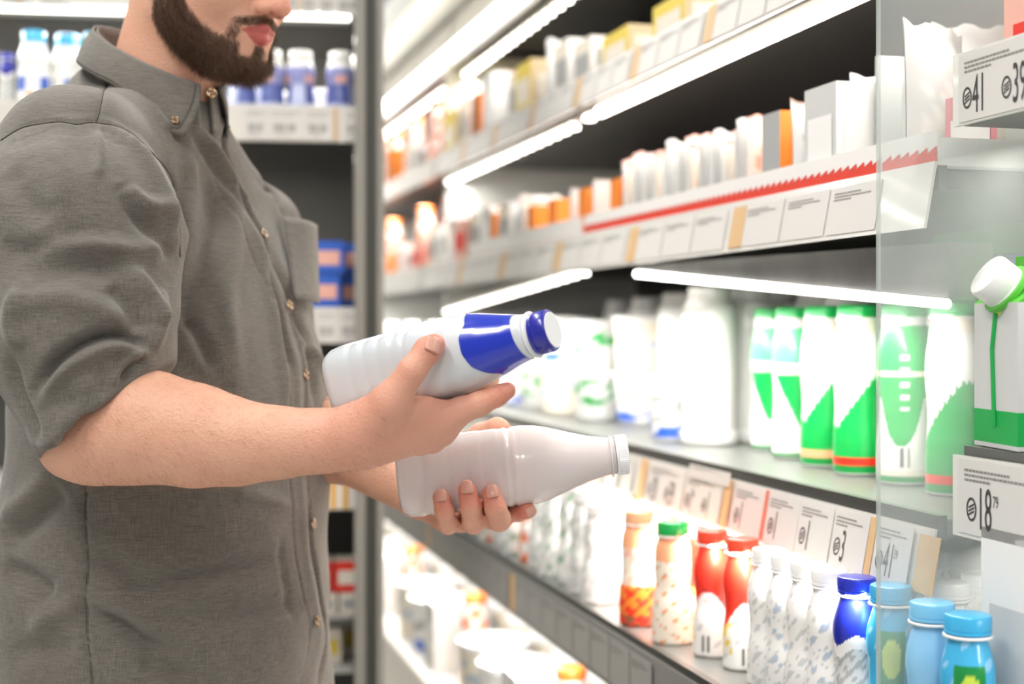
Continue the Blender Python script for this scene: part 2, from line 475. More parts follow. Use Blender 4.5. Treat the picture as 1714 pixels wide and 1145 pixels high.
shirt0.cone(NECK+[0, 0, .145], NECK+[0, 0, .2], .062, .062, .004, 's')       # opening for the neck
def on(pts, off=0.0, t0=1.0): return march_many(shirt0, pts, off, t0)
shirt = Field(); shirt.items = list(shirt0.items)
FOLDS = [  # path in the photograph laid on the cloth, height, half width (m)
 # sleeve
 ([(195, 215), (240, 270), (275, 340), (288, 400)], .006, .010),
 ([(200, 300), (225, 350), (262, 400), (292, 430)], -.006, .009),
 ([(205, 310), (240, 345), (280, 350)], .007, .009),
 ([(60, 400), (150, 412), (230, 420), (290, 405)], .007, .011),
 ([(20, 440), (110, 450), (190, 440), (240, 450)], -.006, .013),
 ([(195, 425), (235, 470), (258, 515), (262, 550)], .007, .011),
 ([(180, 470), (220, 520), (235, 560)], -.006, .012),
 ([(275, 480), (268, 540), (250, 590)], .004, .009),
 ([(30, 510), (100, 500), (170, 520), (215, 545)], .005, .012),
 ([(60, 655), (90, 610), (140, 575), (190, 560), (240, 575)], -.011, .006),
 ([(70, 672), (100, 625), (150, 592), (200, 578), (240, 600)], .005, .007),
 ([(200, 640), (220, 610), (245, 600)], -.004, .004),
 ([(185, 650), (205, 610), (238, 590)], .003, .004),
 ([(15, 590), (25, 650), (50, 700), (60, 740)], -.005, .008),
 ([(40, 480), (20, 540), (35, 590)], .006, .010),
 ([(0, 400), (30, 420), (100, 400), (160, 390)], -.005, .010),
 ([(10, 280), (40, 330), (90, 370)], -.004, .014),
 ([(90, 230), (100, 300), (95, 350)], .003, .012),
 ([(163, 215), (166, 260), (162, 300)], .0035, .005),
 ([(110, 660), (140, 690), (120, 730)], -.003, .010), ([(150, 620), (130, 680), (100, 720)], .003, .010),
 ([(55, 745), (90, 745), (100, 730)], .003, .006),
 # chest
 ([(222, 118), (262, 180), (284, 225)], .006, .007),
 ([(240, 150), (275, 200), (305, 240)], -.004, .006),
 ([(330, 215), (365, 260), (395, 310), (420, 360)], .005, .006),
 ([(322, 225), (350, 265), (385, 320), (405, 360)], -.004, .005),
 ([(345, 290), (362, 360), (345, 440), (318, 500), (300, 560)], -.008, .016),
 ([(315, 250), (318, 330), (310, 400)], .005, .012),
 ([(315, 525), (335, 560), (360, 620)], -.007, .008),
 ([(385, 300), (395, 400), (380, 520), (400, 640)], .004, .012),
 ([(430, 400), (452, 500), (470, 600), (478, 680)], .005, .008),
 ([(440, 440), (470, 540), (490, 620)], -.004, .006),
 ([(455, 425), (492, 510), (520, 600), (530, 680)], -.006, .009),
 ([(395, 205), (440, 240), (475, 290), (495, 345)], .006, .010),
 ([(405, 240), (445, 290), (470, 350)], -.006, .009),
 ([(480, 260), (500, 310), (512, 365)], .005, .007),
 ([(500, 560), (530, 600), (545, 640)], .004, .008),
 ([(300, 590), (340, 640), (400, 660)], -.004, .014),
 # lower front
 ([(230, 978), (320, 970), (400, 955), (470, 930)], -.005, .010),
 ([(240, 995), (330, 985), (400, 975)], .003, .009),
 ([(250, 1040), (340, 1030), (410, 1015)], -.003, .009),
 ([(145, 1020), (200, 1045), (240, 1075), (290, 1090)], -.008, .010),
 ([(150, 1000), (215, 1025), (260, 1060)], .004, .009),
 ([(230, 1110), (270, 1118), (320, 1140)], -.006, .010),
 ([(340, 1055), (420, 1030), (500, 1010)], -.004, .008),
 ([(390, 830), (430, 830), (490, 850)], .003, .009),
 ([(0, 905), (50, 870), (110, 820)], -.010, .016),
 ([(0, 870), (40, 840), (90, 800)], .005, .014),
 ([(0, 950), (50, 970), (90, 1000)], -.008, .012),
 ([(50, 1060), (90, 1025), (135, 1010)], .005, .012),
 ([(10, 1100), (70, 1085), (130, 1090)], -.004, .012),
 ([(470, 900), (478, 980), (490, 1040)], -.0015, .006),
 ([(150, 930), (200, 950), (240, 990)], -.004, .012),
]
FQ = [spline(p, 3) for p, a, s in FOLDS]; FW = on([x for q in FQ for x in q]); k = 0
for q, (p, a, s) in zip(FQ, FOLDS):
    shirt.fold(FW[k:k+len(q)], a*1.7, s); k += len(q)
# front closing: the overlapping placket edge and its gap
PL = spline([(388, 196), (374, 235), (392, 300), (414, 352), (440, 398), (470, 470), (492, 545), (508, 610), (515, 680), (516, 790), (519, 850), (526, 930), (536, 1000), (548, 1060), (541, 1110), (532, 1145)], 4)
PLP = on(PL)
shirt.fold(PLP[:18], -.011, .0038); shirt.fold(PLP[16:42], -.003, .0026); shirt.fold(PLP[40:], -.009, .0045)
PL2 = on([(x-30 if y > 300 else x-28, y) for x, y in PL]); shirt.fold(PL2[2:], -.0022, .0022)
PL3 = on([(x-14, y) for x, y in PL]); shirt.fold(PL3, .003, .009)
# seams pressed into the cloth
SEAMS = [[(0, 234), (37, 208), (92, 201), (128, 206), (161, 203), (205, 216), (240, 240), (262, 262)],
         [(161, 203), (170, 165), (176, 139), (190, 126), (207, 113)],
         [(139, 795), (140, 850), (142, 900), (143, 950), (138, 1000), (142, 1060), (148, 1120), (150, 1145)],
         [(262, 262), (288, 300), (296, 360), (301, 430)]]
for sm in SEAMS: shirt.fold(on(spline(sm, 3)), -.0024, .0026)
for i in range(26):                                     # puckers along the side seam
    y = 800+i*13.5; x = np.interp(y, [795, 900, 1000, 1060, 1145], [139, 142, 138, 142, 150]); shirt.fold(on([(x-12, y+2), (x, y), (x+6+8*random.random(), y+3)]), -.002, .0032)
for i in range(14):
    x0 = 20+i*17; y0 = np.interp(x0, [0, 92, 161, 240], [234, 201, 203, 240]); shirt.fold(on([(x0, y0+4), (x0+4, y0+28)]), -.0018, .004)
# cuff: turned-up edge
ce = [on([(248, 632)])[0], on([(160, 700)])[0], on([(75, 770)])[0]]
shirt.fold(np.array(ce)-cuffN*.006, .003, .006)
def wob(p):                                             # slow irregular waviness of worn cotton
    x, y, z = p.T*1.0
    return .0013*np.sin(31*x+17*z+2*np.sin(23*y))+.0010*np.sin(47*z-29*x+1.7*np.sin(37*x))+.0006*np.sin(83*x+61*y)*np.sin(71*z)
def shirt_disp(p): return shirt.disp(p)+wob(p)
import time
T0 = time.time()
person = empty('person', (-.39, 1.62, 0))
tag(person, 'bearded man in grey-brown button-down shirt with rolled sleeves, holding two bottles', 'person')
PM = Matrix.Translation((.39, -1.62, 0))
def ploc(v): return np.asarray(v)-np.array([-.39, 1.62, 0])
def mpart(name, F, lo, hi, h, m, parent=None, colf=None):
    v, q = skinmesh(F, lo, hi, h); c = colf(v) if colf is not None else None
    return np_obj(name, ploc(v), q, m, parent or person, c), v, q

# ---- cloth material: two-tone crossed yarns
def cloth_mat(name, c1, c2, c3, sc=1.0):
    m = mat(name, c1, .85, spec=.25); nt = m.node_tree; b = nt.nodes['Principled BSDF']; L = nt.links.new
    b.inputs['Sheen Weight'].default_value = .25; b.inputs['Sheen Roughness'].default_value = .6
    tc = nt.nodes.new('ShaderNodeTexCoord')
    def nz(scale, vec):
        mp = nt.nodes.new('ShaderNodeMapping'); mp.inputs['Scale'].default_value = vec; n = nt.nodes.new('ShaderNodeTexNoise')
        n.inputs['Scale'].default_value = scale; n.inputs['Detail'].default_value = 3; n.inputs['Roughness'].default_value = .6
        L(tc.outputs['Object'], mp.inputs['Vector']); L(mp.outputs['Vector'], n.inputs['Vector']); return n
    a = nz(1500*sc, (1, 1, .045)); c = nz(1500*sc, (.05, .05, 1)); g = nz(14, (1, 1, 1))
    def mth(op, x, y, ):
        n = nt.nodes.new('ShaderNodeMath'); n.operation = op
        for i, t in enumerate((x, y)):
            if isinstance(t, (int, float)): n.inputs[i].default_value = t
            else: L(t, n.inputs[i])
        return n.outputs[0]
    s = mth('MULTIPLY', mth('ADD', a.outputs['Fac'], c.outputs['Fac']), .5)
    r = nt.nodes.new('ShaderNodeValToRGB'); r.color_ramp.elements[0].position = .36; r.color_ramp.elements[1].position = .66
    r.color_ramp.elements[0].color = (*srgb(c1), 1); r.color_ramp.elements[1].color = (*srgb(c2), 1); L(s, r.inputs['Fac'])
    mx = nt.nodes.new('ShaderNodeMix'); mx.data_type = 'RGBA'; mx.inputs[7].default_value = (*srgb(c3), 1)
    L(mth('MULTIPLY', g.outputs['Fac'], .35), mx.inputs[0]); L(r.outputs['Color'], mx.inputs[6]); L(mx.outputs[2], b.inputs['Base Color'])
    bp = nt.nodes.new('ShaderNodeBump'); bp.inputs['Strength'].default_value = .35; bp.inputs['Distance'].default_value = .0006
    L(s, bp.inputs['Height'])
    w = nz(60, (1, 1, .6)); bp2 = nt.nodes.new('ShaderNodeBump'); bp2.inputs['Strength'].default_value = .25; bp2.inputs['Distance'].default_value = .0025
    L(w.outputs['Fac'], bp2.inputs['Height']); L(bp2.outputs['Normal'], bp.inputs['Normal']); L(bp.outputs['Normal'], b.inputs['Normal'])
    return m
CLOTH = cloth_mat('chambray', '4c4945', '837d73', '6c6052')
TROU = cloth_mat('trouser_denim', '2a2d36', '454a58', '363a46')

# ---- skin colour: lips, beard shadow, redder knuckles and tips
SKIN = colmat('skin', .48, sss=.25, bump=(420, .5))
base = np.array(srgb('e3ae92'))
def lineval(y, pts): return np.interp(y, [a for a, b in pts], [b for a, b in pts])
def sstep(a, b, x): t = np.clip((x-a)/(b-a), 0, 1); return t*t*(3-2*t)
def beard_mask(p):
    q = (p-HO)@MH; x, y, z = np.abs(q[:, 0]), q[:, 1], q[:, 2]
    up = lineval(y, [(-.01, .05), (.012, .02), (.024, -.030), (.040, -.058), (.055, -.072), (.070, -.080), (.085, -.083), (.12, -.085)])
    m = sstep(.004, -.006, z-up)*sstep(-.010, .004, y)*sstep(-.150, -.125, z)
    back = lineval(z, [(-.14, .045), (-.115, .028), (-.10, .012), (-.08, -.002), (0, -.004)])
    m = m*sstep(-.004, .004, y-back)
    bare = sstep(.004, .010, x)*sstep(-.101, -.094, z)*sstep(.056, .066, y)*sstep(.027, .022, x)      # beside the soul patch
    m = m*(1-bare)
    soul = sstep(.009, .005, x)*sstep(-.100, -.094, z)*sstep(-.082, -.086, z)*sstep(.07, .08, y)
    mo = sstep(-.0615, -.0585, z+.20*x)*sstep(-.047, -.051, z+.28*x)*sstep(.036, .030, x)*sstep(.070, .078, y)
    side = sstep(.0265, .029, x)*sstep(.037, .033, x)*sstep(-.058, -.063, z)*sstep(-.095, -.088, z)*sstep(.055, .06, y)
    return np.maximum.reduce([m, soul, mo*.9, side*.55])
def lip_mask(p):
    q = (p-HO)@MH; x, y, z = np.abs(q[:, 0]), q[:, 1], q[:, 2]
    top = lineval(x, [(0, -.0605), (.004, -.0590), (.012, -.0620), (.0245, -.0685)]); bot = lineval(x, [(0, -.0835), (.010, -.0815), (.0245, -.0705)])
    return sstep(.001, -.0006, z-top)*sstep(-.001, .0006, z-bot)*sstep(.0262, .024, x)*sstep(.07, .08, y)
tips = [body.items[0]]
TIPC = [V(727, 577, 1.26), V(849, 656, 1.28), V(883, 855, 1.43), V(823, 820, 1.39), V(782, 812, 1.39), V(738, 826, 1.39)]
def skin_col(v):
    c = np.repeat(base[None], len(v), 0)
    near = np.linalg.norm(v-HEADC, axis=1) < .2
    n = .5+.5*np.sin(v[:, 0]*90+3*np.sin(v[:, 2]*70))*np.sin(v[:, 1]*80+v[:, 2]*60)
    c = c*(1-.05*n[:, None]*np.array([.4, 1.2, 1.2]))
    for t in TIPC:
        w = sstep(.030, .008, np.linalg.norm(v-t, axis=1))[:, None]; c = c*(1-w*np.array([.01, .24, .24]))
    hand = np.maximum(sstep(.13, .05, np.linalg.norm(v-V(690, 700, 1.29), axis=1)), sstep(.12, .06, np.linalg.norm(v-V(790, 860, 1.46), axis=1)))[:, None]
    c = c*(1-hand*np.array([0, .08, .05]))
    if near.any():
        p = v[near]; b = beard_mask(p)[:, None]; l = lip_mask(p)[:, None]; cc = c[near]
        cc = cc*(1-b*.80)+np.array(srgb('3a2a22'))*b*.80
        q = (p-HO)@MH; fac = sstep(.03, .008, np.linalg.norm(q-np.array([0, .11, -.04]), axis=1))[:, None]
        cc = cc*(1-fac*np.array([.0, .16, .14]))
        cc = cc*(1-l)+np.array(srgb('c0605a'))*l; c[near] = cc
    return c
body_o, bv, bq = mpart('body', body, rel(-.75, 1.20, -.50), rel(.06, 2.0, .58), .0022, SKIN, None, skin_col)
print('body', len(bv), time.time()-T0)
sv, sq = skinmesh(shirt0, rel(-.68, 1.20, -.50), rel(-.10, 2.0, .34), .0026)
sv = sv+vnormals(sv, sq)*shirt_disp(sv)[:, None]
shirt_o = np_obj('shirt', ploc(sv), sq, CLOTH, person)
print('shirt', len(sv), time.time()-T0)

# ---- beard and head hair as fine tapered strands, arm hair thinner still
def strands(name, roots, nrm, dirs, L, r, m, parent, seg=3, curl=.0, steps=3):
    n = len(roots); V_ = []; F_ = []
    d0 = dirs/np.linalg.norm(dirs, axis=1, keepdims=True)
    u = np.cross(d0, nrm+1e-3); u /= np.maximum(np.linalg.norm(u, axis=1, keepdims=True), 1e-6); w = np.cross(d0, u)
    ph = RNG.random(n)*6.28
    for s in range(steps+1):
        t = s/steps; c = roots+d0*(L[:, None]*t)+curl*(u*np.sin(ph+3*t)[:, None]+w*np.cos(ph+2.5*t)[:, None])*t*L[:, None]
        rr = r*(1-t*.85)
        for k in range(seg):
            a = 2*PI*k/seg; V_.append(c+rr*(u*math.cos(a)+w*math.sin(a)))
    V_ = np.stack(V_, 1); per = (steps+1)*seg
    f = []
    for s in range(steps):
        for k in range(seg): k2 = (k+1) % seg; f.append((s*seg+k, s*seg+k2, (s+1)*seg+k2, (s+1)*seg+k))
    f = np.array(f); Q = (np.arange(n)*per)[:, None, None]+f[None]
    return np_obj(name, ploc(V_.reshape(-1, 3)), Q.reshape(-1, 4), m, parent)
def sample(v, q, mask_idx, n):
    idx = RNG.choice(mask_idx, n); f = q[idx]; a = RNG.random((n, 2)); P = v[f]
    return P[:, 0]*(1-a[:, :1])*(1-a[:, 1:])+P[:, 1]*a[:, :1]*(1-a[:, 1:])+P[:, 2]*a[:, :1]*a[:, 1:]+P[:, 3]*(1-a[:, :1])*a[:, 1:]
fc = bv[bq].mean(1)
hn = np.linalg.norm(fc-HEADC, axis=1) < .19
idx = np.where(hn)[0]; mk = beard_mask(fc[idx]); bi = idx[mk > .12]; pm = mk[mk > .12]
sel = RNG.choice(len(bi), 15000, p=pm/pm.sum())
f = bq[bi[sel]]; a = RNG.random((len(f), 2)); P = bv[f]
roots = P[:, 0]*(1-a[:, :1])*(1-a[:, 1:])+P[:, 1]*a[:, :1]*(1-a[:, 1:])+P[:, 2]*a[:, :1]*a[:, 1:]+P[:, 3]*(1-a[:, :1])*a[:, 1:]
nr = grad(body, roots); ql = (roots-HO)@MH
mou = (ql[:, 2] > -.066) & (ql[:, 1] > .07)
side = sstep(.02, .05, np.abs(ql[:, 0]))
dr = nr*.55+Fh*.25*(~mou)[:, None]-Uh*.75+RNG.normal(0, .16, nr.shape)
dr[mou] = nr[mou]*.45-Uh*.6+Rh*np.sign(ql[mou, 0])[:, None]*.5+RNG.normal(0, .14, (mou.sum(), 3))
Lh = np.where(mou, .0050, .0105)*(.6+.6*RNG.random(len(roots)))
chin = sstep(.03, .07, ql[:, 1])*(ql[:, 2] < -.088); Lh = Lh*(1+.35*chin); Lh *= np.where(ql[:, 1] < .012, .6, 1)
HAIR = mat('dark_brown_hair', '6e5340', .5, spec=.35)
strands('beard', roots, nr, dr, Lh, .00020, HAIR, person, curl=.25)
# head hair: a cropped cap above the frame edge
def hair_fn(p):
    q = (p-HO)@MH; d = ellip((0, -.020, .040), (.083, .104, .090))(q)
    z = q[:, 2]; y = q[:, 1]; cut = np.where(y > .0, .045+.35*y-z, -.045-.8*y-z+(y < -.02)*.0)
    return smax(d, cut*.6, .01)
hv, hq = nets(lambda p, c=None, r=None: hair_fn(p)+.0012*np.sin(p[:, 0]*700)*np.sin(p[:, 1]*600), HO-.17, HO+.17, .004)
np_obj('hair', ploc(hv), hq, HAIR, person)
for sg in (-1, 1):
    m = MB(); pts = [hl(sg*(.014+.034*t), .098-.018*t*t-.004*t, .022+.006*math.sin(t*2.6)) for t in np.linspace(0, 1, 7)]
    m.tube([ploc(p) for p in pts], [.0015, .0032, .0036, .0034, .003, .0022, .0008], 8); m.build('eyebrow', HAIR, person, smooth=True)
    m = MB(); m.tube([ploc(hl(sg*(.032+.012*t), .0885-.005*t*t, -.004-.003*(1-t*t))) for t in np.linspace(-1, 1, 9)], .0009, 6); m.build('eyelashes', HAIR, person)
# forearm hair
d2 = np.full(len(fc), 9.)
for i in range(len(fp)-1):
    ba = fp[i+1]-fp[i]; q_ = fc-fp[i]; t = np.clip(q_@ba/(ba@ba), 0, 1); d2 = np.minimum(d2, np.linalg.norm(q_-t[:, None]*ba, axis=1))
ai = np.where((d2 < .058) & (fc[:, 0] > fp[0][0]) & (fc[:, 0] < WR[0]+.03) & (fc[:, 1] < 1.36) & (fc[:, 2] < H-.02))[0]
rt = sample(bv, bq, ai, 4200); na = grad(body, rt)
adir = (fp[-1]-fp[0]); adir /= np.linalg.norm(adir)
dd = adir*.9+na*.35+np.array([0, 0, -.55])+RNG.normal(0, .25, na.shape)
dd -= na*np.minimum(0, (dd*na).sum(1)-.15)[:, None]
strands('forearm_hair', rt, na, dd, .004+.009*RNG.random(len(rt)), .00006, mat('brown_arm_hair', '94664a', .5), person, curl=.35)

# ---- fingernails
NAIL = mat('fingernail', 'd8a08c', .3, coat=.2)
def nail(center, nrm, dirv, w, l):
    n = nrm/np.linalg.norm(nrm); d = dirv-n*(dirv@n); d /= np.linalg.norm(d); s = np.cross(n, d); m = MB()
    def fn(u, v):
        a = (u-.5)*2; b = (v-.5)*2; e = 1-.22*(b > 0)*b*b; px_ = a*w*e; sag = .32*w*a*a+.06*l*max(b, -1)**2
        edge = .0004*(1-max(abs(a), abs(b))**6)
        return tuple(ploc(center+s*px_+d*b*l*(1-.18*a*a)+n*(.0006-sag+edge)))
    m.grid(fn, 10, 10); o = m.build('fingernail', NAIL, person, smooth=True)
    so = o.modifiers.new('thick', 'SOLIDIFY'); so.thickness = .0008; return o
def bmarch(px, py, t0=1.0): return march(body, px, py, t0)
for (px, py, dx, dy, w, l) in ((726, 577, .35, .75, .0070, .0075), (738, 829, -.05, 1, .0056, .0062), (782, 815, -.05, 1, .0060, .0068), (824, 822, -.08, 1, .0060, .0066), (889, 857, .8, .3, .0050, .0055)):
    c = bmarch(px, py); n = grad(body, c)[0]; nail(c, n, np.array([dx, 0, dy]), w, l)
print('nails', time.time()-T0)

# ---- seams, placket edge, buttons, pocket
SEAM = mat('seam_thread', '625e57', .9)
def seam(name, pts, r=.0007, off=.0006, m=SEAM):
    P = on_s(spline(pts, 5), off); mb = MB(); mb.tube([ploc(p) for p in P], r, 6); return mb.build(name, m, shirt_o, smooth=True)
def on_s(pts, off=0):
    p = on(pts); return p+grad(shirt0, p)*(shirt_disp(p)+off)[:, None]
for sm in SEAMS: seam('seam', sm)
seam('seam', [(x+4, y) for x, y in SEAMS[2]], .0005)
BUT = colmat('tortoise_button', .25, coat=.5)
def button(px, py, r=.0058):
    c = on_s([(px, py)])[0]; n = grad(shirt0, c)[0]; return button_at(c+n*.0030, n, r, shirt_o)
def button_at(c, n, r, par):
    mb = MB()
    prof = [(.0, 0), (r*.9, 0), (r, .0006), (r, .0016), (r*.88, .0022), (r*.72, .0018), (.0001, .0016)]
    cols = [srgb('c79a6a'), srgb('5a3a28'), srgb('e0c39a'), srgb('8a6040')]
    mb.lathe(prof, 24, lambda a, z, rr: cols[int((a*1.3+rr*400) % 4)])
    q = Vector(n).to_track_quat('Z', 'Y'); o = mb.build('button', BUT, par, smooth=True)
    o.location = ploc(c); o.rotation_mode = 'QUATERNION'; o.rotation_quaternion = q
    h = MB()
    for sx in (-1, 1):
        for sy in (-1, 1): h.box(sx*r*.28-.0005, sx*r*.28+.0005, sy*r*.28-.0005, sy*r*.28+.0005, .0015, .0022)
    h.box(-r*.3, r*.3, -r*.34, -r*.2, .0019, .0025); h.box(-r*.3, r*.3, r*.2, r*.34, .0019, .0025)
    h.build('thread', mat('button_thread', '6b5a48', .9), o); return o
for bx, by in ((439, 392), (479, 513), (510, 627), (523, 876), (523, 1040)): button(bx, by)
# collar
NC = np.array([-.398, 1.598, 0.])
cyw = math.radians(30); Fc = np.array([math.cos(cyw), -math.sin(cyw), 0]); Rc = np.array([-math.sin(cyw), -math.cos(cyw), 0]); Uz = np.array([0, 0, 1.])
def ring(phi, r, z, fx=1.12):
    a = math.radians(phi); return NC+r*fx*(-Fc*math.cos(a))+r*(Rc*math.sin(a))+Uz*(H+z)
def ctop(phi): return .305+.040*math.cos(math.radians(phi))
def leaf(sg):
    mb = MB()
    def fn(u, v):
        phi = u*(171 if sg == 1 else 164); tip = sstep(.55, 1.0, np.array(u)); drop = .038+(.024 if sg == 1 else .018)*float(tip)
        r0 = .0660; r1 = .0830+.012*float(sstep(.3, 1, np.array(u)))*(1 if sg == 1 else -1.1)
        z = ctop(phi)-drop*v; rr = r0+(r1-r0)*v+.003*math.sin(v*PI)
        ph = phi-24*float(tip)*v
        return tuple(ploc(ring(sg*ph, rr, z)))
    mb.grid(fn, 48, 12); o = mb.build('collar', CLOTH, shirt_o, smooth=True)
    s = o.modifiers.new('thick', 'SOLIDIFY'); s.thickness = .0022; s.offset = 1
    t = MB(); off = np.array([0, 0, 0]); P = [Vector(fn(u, .90)) for u in np.linspace(0, .96, 40)]+[Vector(fn(.96, v)) for v in np.linspace(.85, .05, 10)]
    C_0 = Vector(tuple(ploc(NC+np.array([0, 0, H+.28])))); P = [p+Vector((p.x-C_0.x, p.y-C_0.y, 0)).normalized()*.0012 for p in P]
    t.tube(P, .0005, 6); t.build('stitching', SEAM, o, smooth=True)
    for (u, v) in (((.93, .80),) if sg == 1 else ((.93, .80),)):
        c = np.array(fn(u, v))+np.array([-.39, 1.62, 0]); n = c-NC; n[2] = .02; n /= np.linalg.norm(n); button_at(c+n*.0022, n, .0042, o)
    return o
leaf(1); leaf(-1)
mb = MB()
mb.grid(lambda u, v: tuple(ploc(ring(-172+344*u, .0625+.004*(1-v), ctop(-172+344*u)-.002-.050*(1-v)))), 80, 6)
o = mb.build('collar_band', CLOTH, shirt_o, smooth=True); s = o.modifiers.new('thick', 'SOLIDIFY'); s.thickness = .002
cB = ring(176, .0675, ctop(176)-.010); nB = np.array([Fc[0]*.8+Rc[0]*.5, Fc[1]*.8+Rc[1]*.5, .1]); nB /= np.linalg.norm(nB); button_at(V(354, 156, 1.49), nB, .0056, shirt_o)
# chest pocket
mb = MB()
PC = [march(shirt0, 472, 364, 1.0, .003), march(shirt0, 508, 372, 1.0, .003)+np.array([.022, -.002, -.004]), march(shirt0, 520, 505, 1.0, .003), march(shirt0, 490, 500, 1.0, .003)]
PK = [V(473, 364, 1.694), V(529, 378, 1.755), V(533, 508, 1.68), V(493, 502, 1.612)]
mb.grid(lambda u, v: tuple(ploc((PK[0]*(1-u)+PK[1]*u)*(1-v)+(PK[3]*(1-u)+PK[2]*u)*v+np.array([.010, -.012, 0])*math.sin(PI*u)*(1-.5*v))), 12, 12)
o = mb.build('pocket', CLOTH, shirt_o, smooth=True); so = o.modifiers.new('thick', 'SOLIDIFY'); so.thickness = .002
# ---- trousers and shoes (below the frame)
tr = Field()
for sg, ax_ in ((1, (-.385-.02, 1.53)), (-1, (-.375+.02, 1.71))):
    hip = np.array([ax_[0], ax_[1], .88]); kn = hip+[.01, 0, -.40]; an = np.array([ax_[0]-.005, ax_[1], .09])
    tr.cone(hip, kn, .098, .074, .03); tr.cone(kn, an, .074, .058, .02)
tr.add(torso(.022, -.33, -.52), rel(-.39, 1.62, -.4), .35, .03)
v, q = nets(tr, (-.65, 1.35, .04), (-.12, 1.90, 1.02), .010); np_obj('trousers', ploc(v), q, TROU, person)
for sg, ax_ in ((1, (-.41, 1.52)), (-1, (-.36, 1.72))):
    sh = Field(); a0 = np.array([ax_[0], ax_[1], .045])
    sh.cone(a0-[.05, 0, 0], a0+[.15, -.02, -.008], .042, .034, .02, n=(0, 0, 1), f=.8); sh.cone(a0, a0+[-.02, 0, .06], .045, .042, .03)
    sh.add(lambda p: -(p[:, 2]-.002), a0, 5, .002, 'i')
    v, q = nets(sh, a0-.15, a0+[.26, .12, .16], .006); np_obj('shoe', ploc(v), q, mat('brown_leather', '4a3226', .4), person)
# ================================================================== the two bottles in his hands
def along(o, a, b):
    ax = (b-a)/np.linalg.norm(b-a); view = (a+b)/2-np.array([0, 0, H]); e = -(view-ax*(view@ax)); e /= np.linalg.norm(e)
    q = Matrix(np.stack([e, np.cross(ax, e), ax], 1).tolist()).to_quaternion(); o.rotation_mode = 'QUATERNION'; o.rotation_quaternion = q; o.location = a
    return o
L1 = float(np.linalg.norm(B1b-B1a)); L2 = float(np.linalg.norm(B2b-B2a))
print('bottle lengths', L1, L2)
MILK = mat('milky_plastic', 'd6dcdf', .28, sss=.3, coat=.3, bump=(140, .12))
b1 = empty('milk_bottle'); tag(b1, 'white milk bottle with a blue neck label and dark blue cap, in his right hand', 'bottle')
p1 = [(.001, .002), (.024, .0), (.0320, .003), (.0355, .010), (.0365, .018)]
for i in range(4):
    z = .024+i*.016; p1 += [(.0368, z), (.0368, z+.007), (.0356, z+.010), (.0356, z+.012)]
p1 += [(.0366, .090), (.0352, .0925), (.0352, .095), (.0368, .0975), (.0372, .106), (.0371, .122), (.0362, .136), (.0338, .150), (.0302, .164), (.0262, .178), (.0228, .190), (.0208, .199), (.0200, .204), (.0196, .2065)]
def sq1(z): return 2+1.5*float(np.clip((.125-z)/.05, 0, 1))
def rad1(z): return float(np.interp(z, [b for a, b in p1], [a for a, b in p1]))
m = MB(); m.lathe(densify(p1, .0022), 72, sq=sq1); m.build('bottle_body', MILK, b1, smooth=True)
m = MB(); m.lathe([(.0196, .2055), (.0196, L1-.0175)], 48); m.lathe([(.0196, L1-.0205), (.0212, L1-.0200), (.0214, L1-.0185), (.0196, L1-.018)], 48)
m.build('neck_ring', mat('white_plastic', 'f0f1f2', .3, coat=.3), b1, smooth=True)
BLUE = mat('cobalt_label', '0a2cb8', .22, coat=.6)
# label sleeve with a wavy lower edge; angle 0 is found below so that the wave faces the viewer
m = MB()
def lab(u, v):
    a = u*2*PI; dg = (math.degrees(a)+180) % 360-180
    lo = float(np.interp(dg, [-180, -130, -90, -70, -48, -25, 0, 25, 48, 64, 80, 130, 180], [.160, .146, .1505, .1525, .1555, .1510, .1515, .1560, .1650, .1720, .1725, .168, .160])); hi = .1985+.0035*math.sin(a)
    z = lo+(hi-lo)*v; r = rad1(z)+.0006; return (r*math.cos(a), r*math.sin(a), z)
m.grid(lab, 144, 16); m.build('neck_label', BLUE, b1, smooth=True)
m = MB(); m.grid(lambda u, v: ((rad1(.05+.02*v)+.0012)*math.cos(.75+u*.4)*1.03, (rad1(.05+.02*v)+.0012)*math.sin(.75+u*.4)*1.03, .083+.010*v), 10, 3)
m.build('side_label', mat('teal_print', '1c7fb0', .3), b1, smooth=True)
def cap_mesh(r, h, n=60, dz=0, ribs=.0005):
    mb = MB(); seg = n*2; vs = []; fs = []
    lv = [(1, 0, 0), (1, .15*h, 0), (.965, .18*h, 0), (1, .22*h, 1), (1, .86*h, 1), (.94, .97*h, 0), (.88, h, 0)]
    for (k, z, rb) in lv:
        for i in range(seg):
            a = 2*PI*i/seg; rr = r*k-(ribs if (i % 2 and rb) else 0); vs.append((rr*math.cos(a), rr*math.sin(a), z+dz))
    for j in range(len(lv)-1):
        for i in range(seg): i2 = (i+1) % seg; fs.append((j*seg+i, j*seg+i2, (j+1)*seg+i2, (j+1)*seg+i))
    fs.append(tuple(range(seg))[::-1]); fs.append(tuple(range((len(lv)-1)*seg, len(lv)*seg))); mb.add(vs, fs); return mb
cp = cap_mesh(.0193, .0165, 60, L1-.0165).build('cap', mat('navy_cap', '1a1f9c', .3, coat=.4), b1, ang=35)
m = MB(); m.lathe([(.0163, L1-.0002), (.0163, L1+.0008), (.0150, L1+.0010)], 48); m.build('cap_top', mat('white_disc', 'f4f4f6', .4), cp, smooth=False)
along(b1, B1a, B1b)

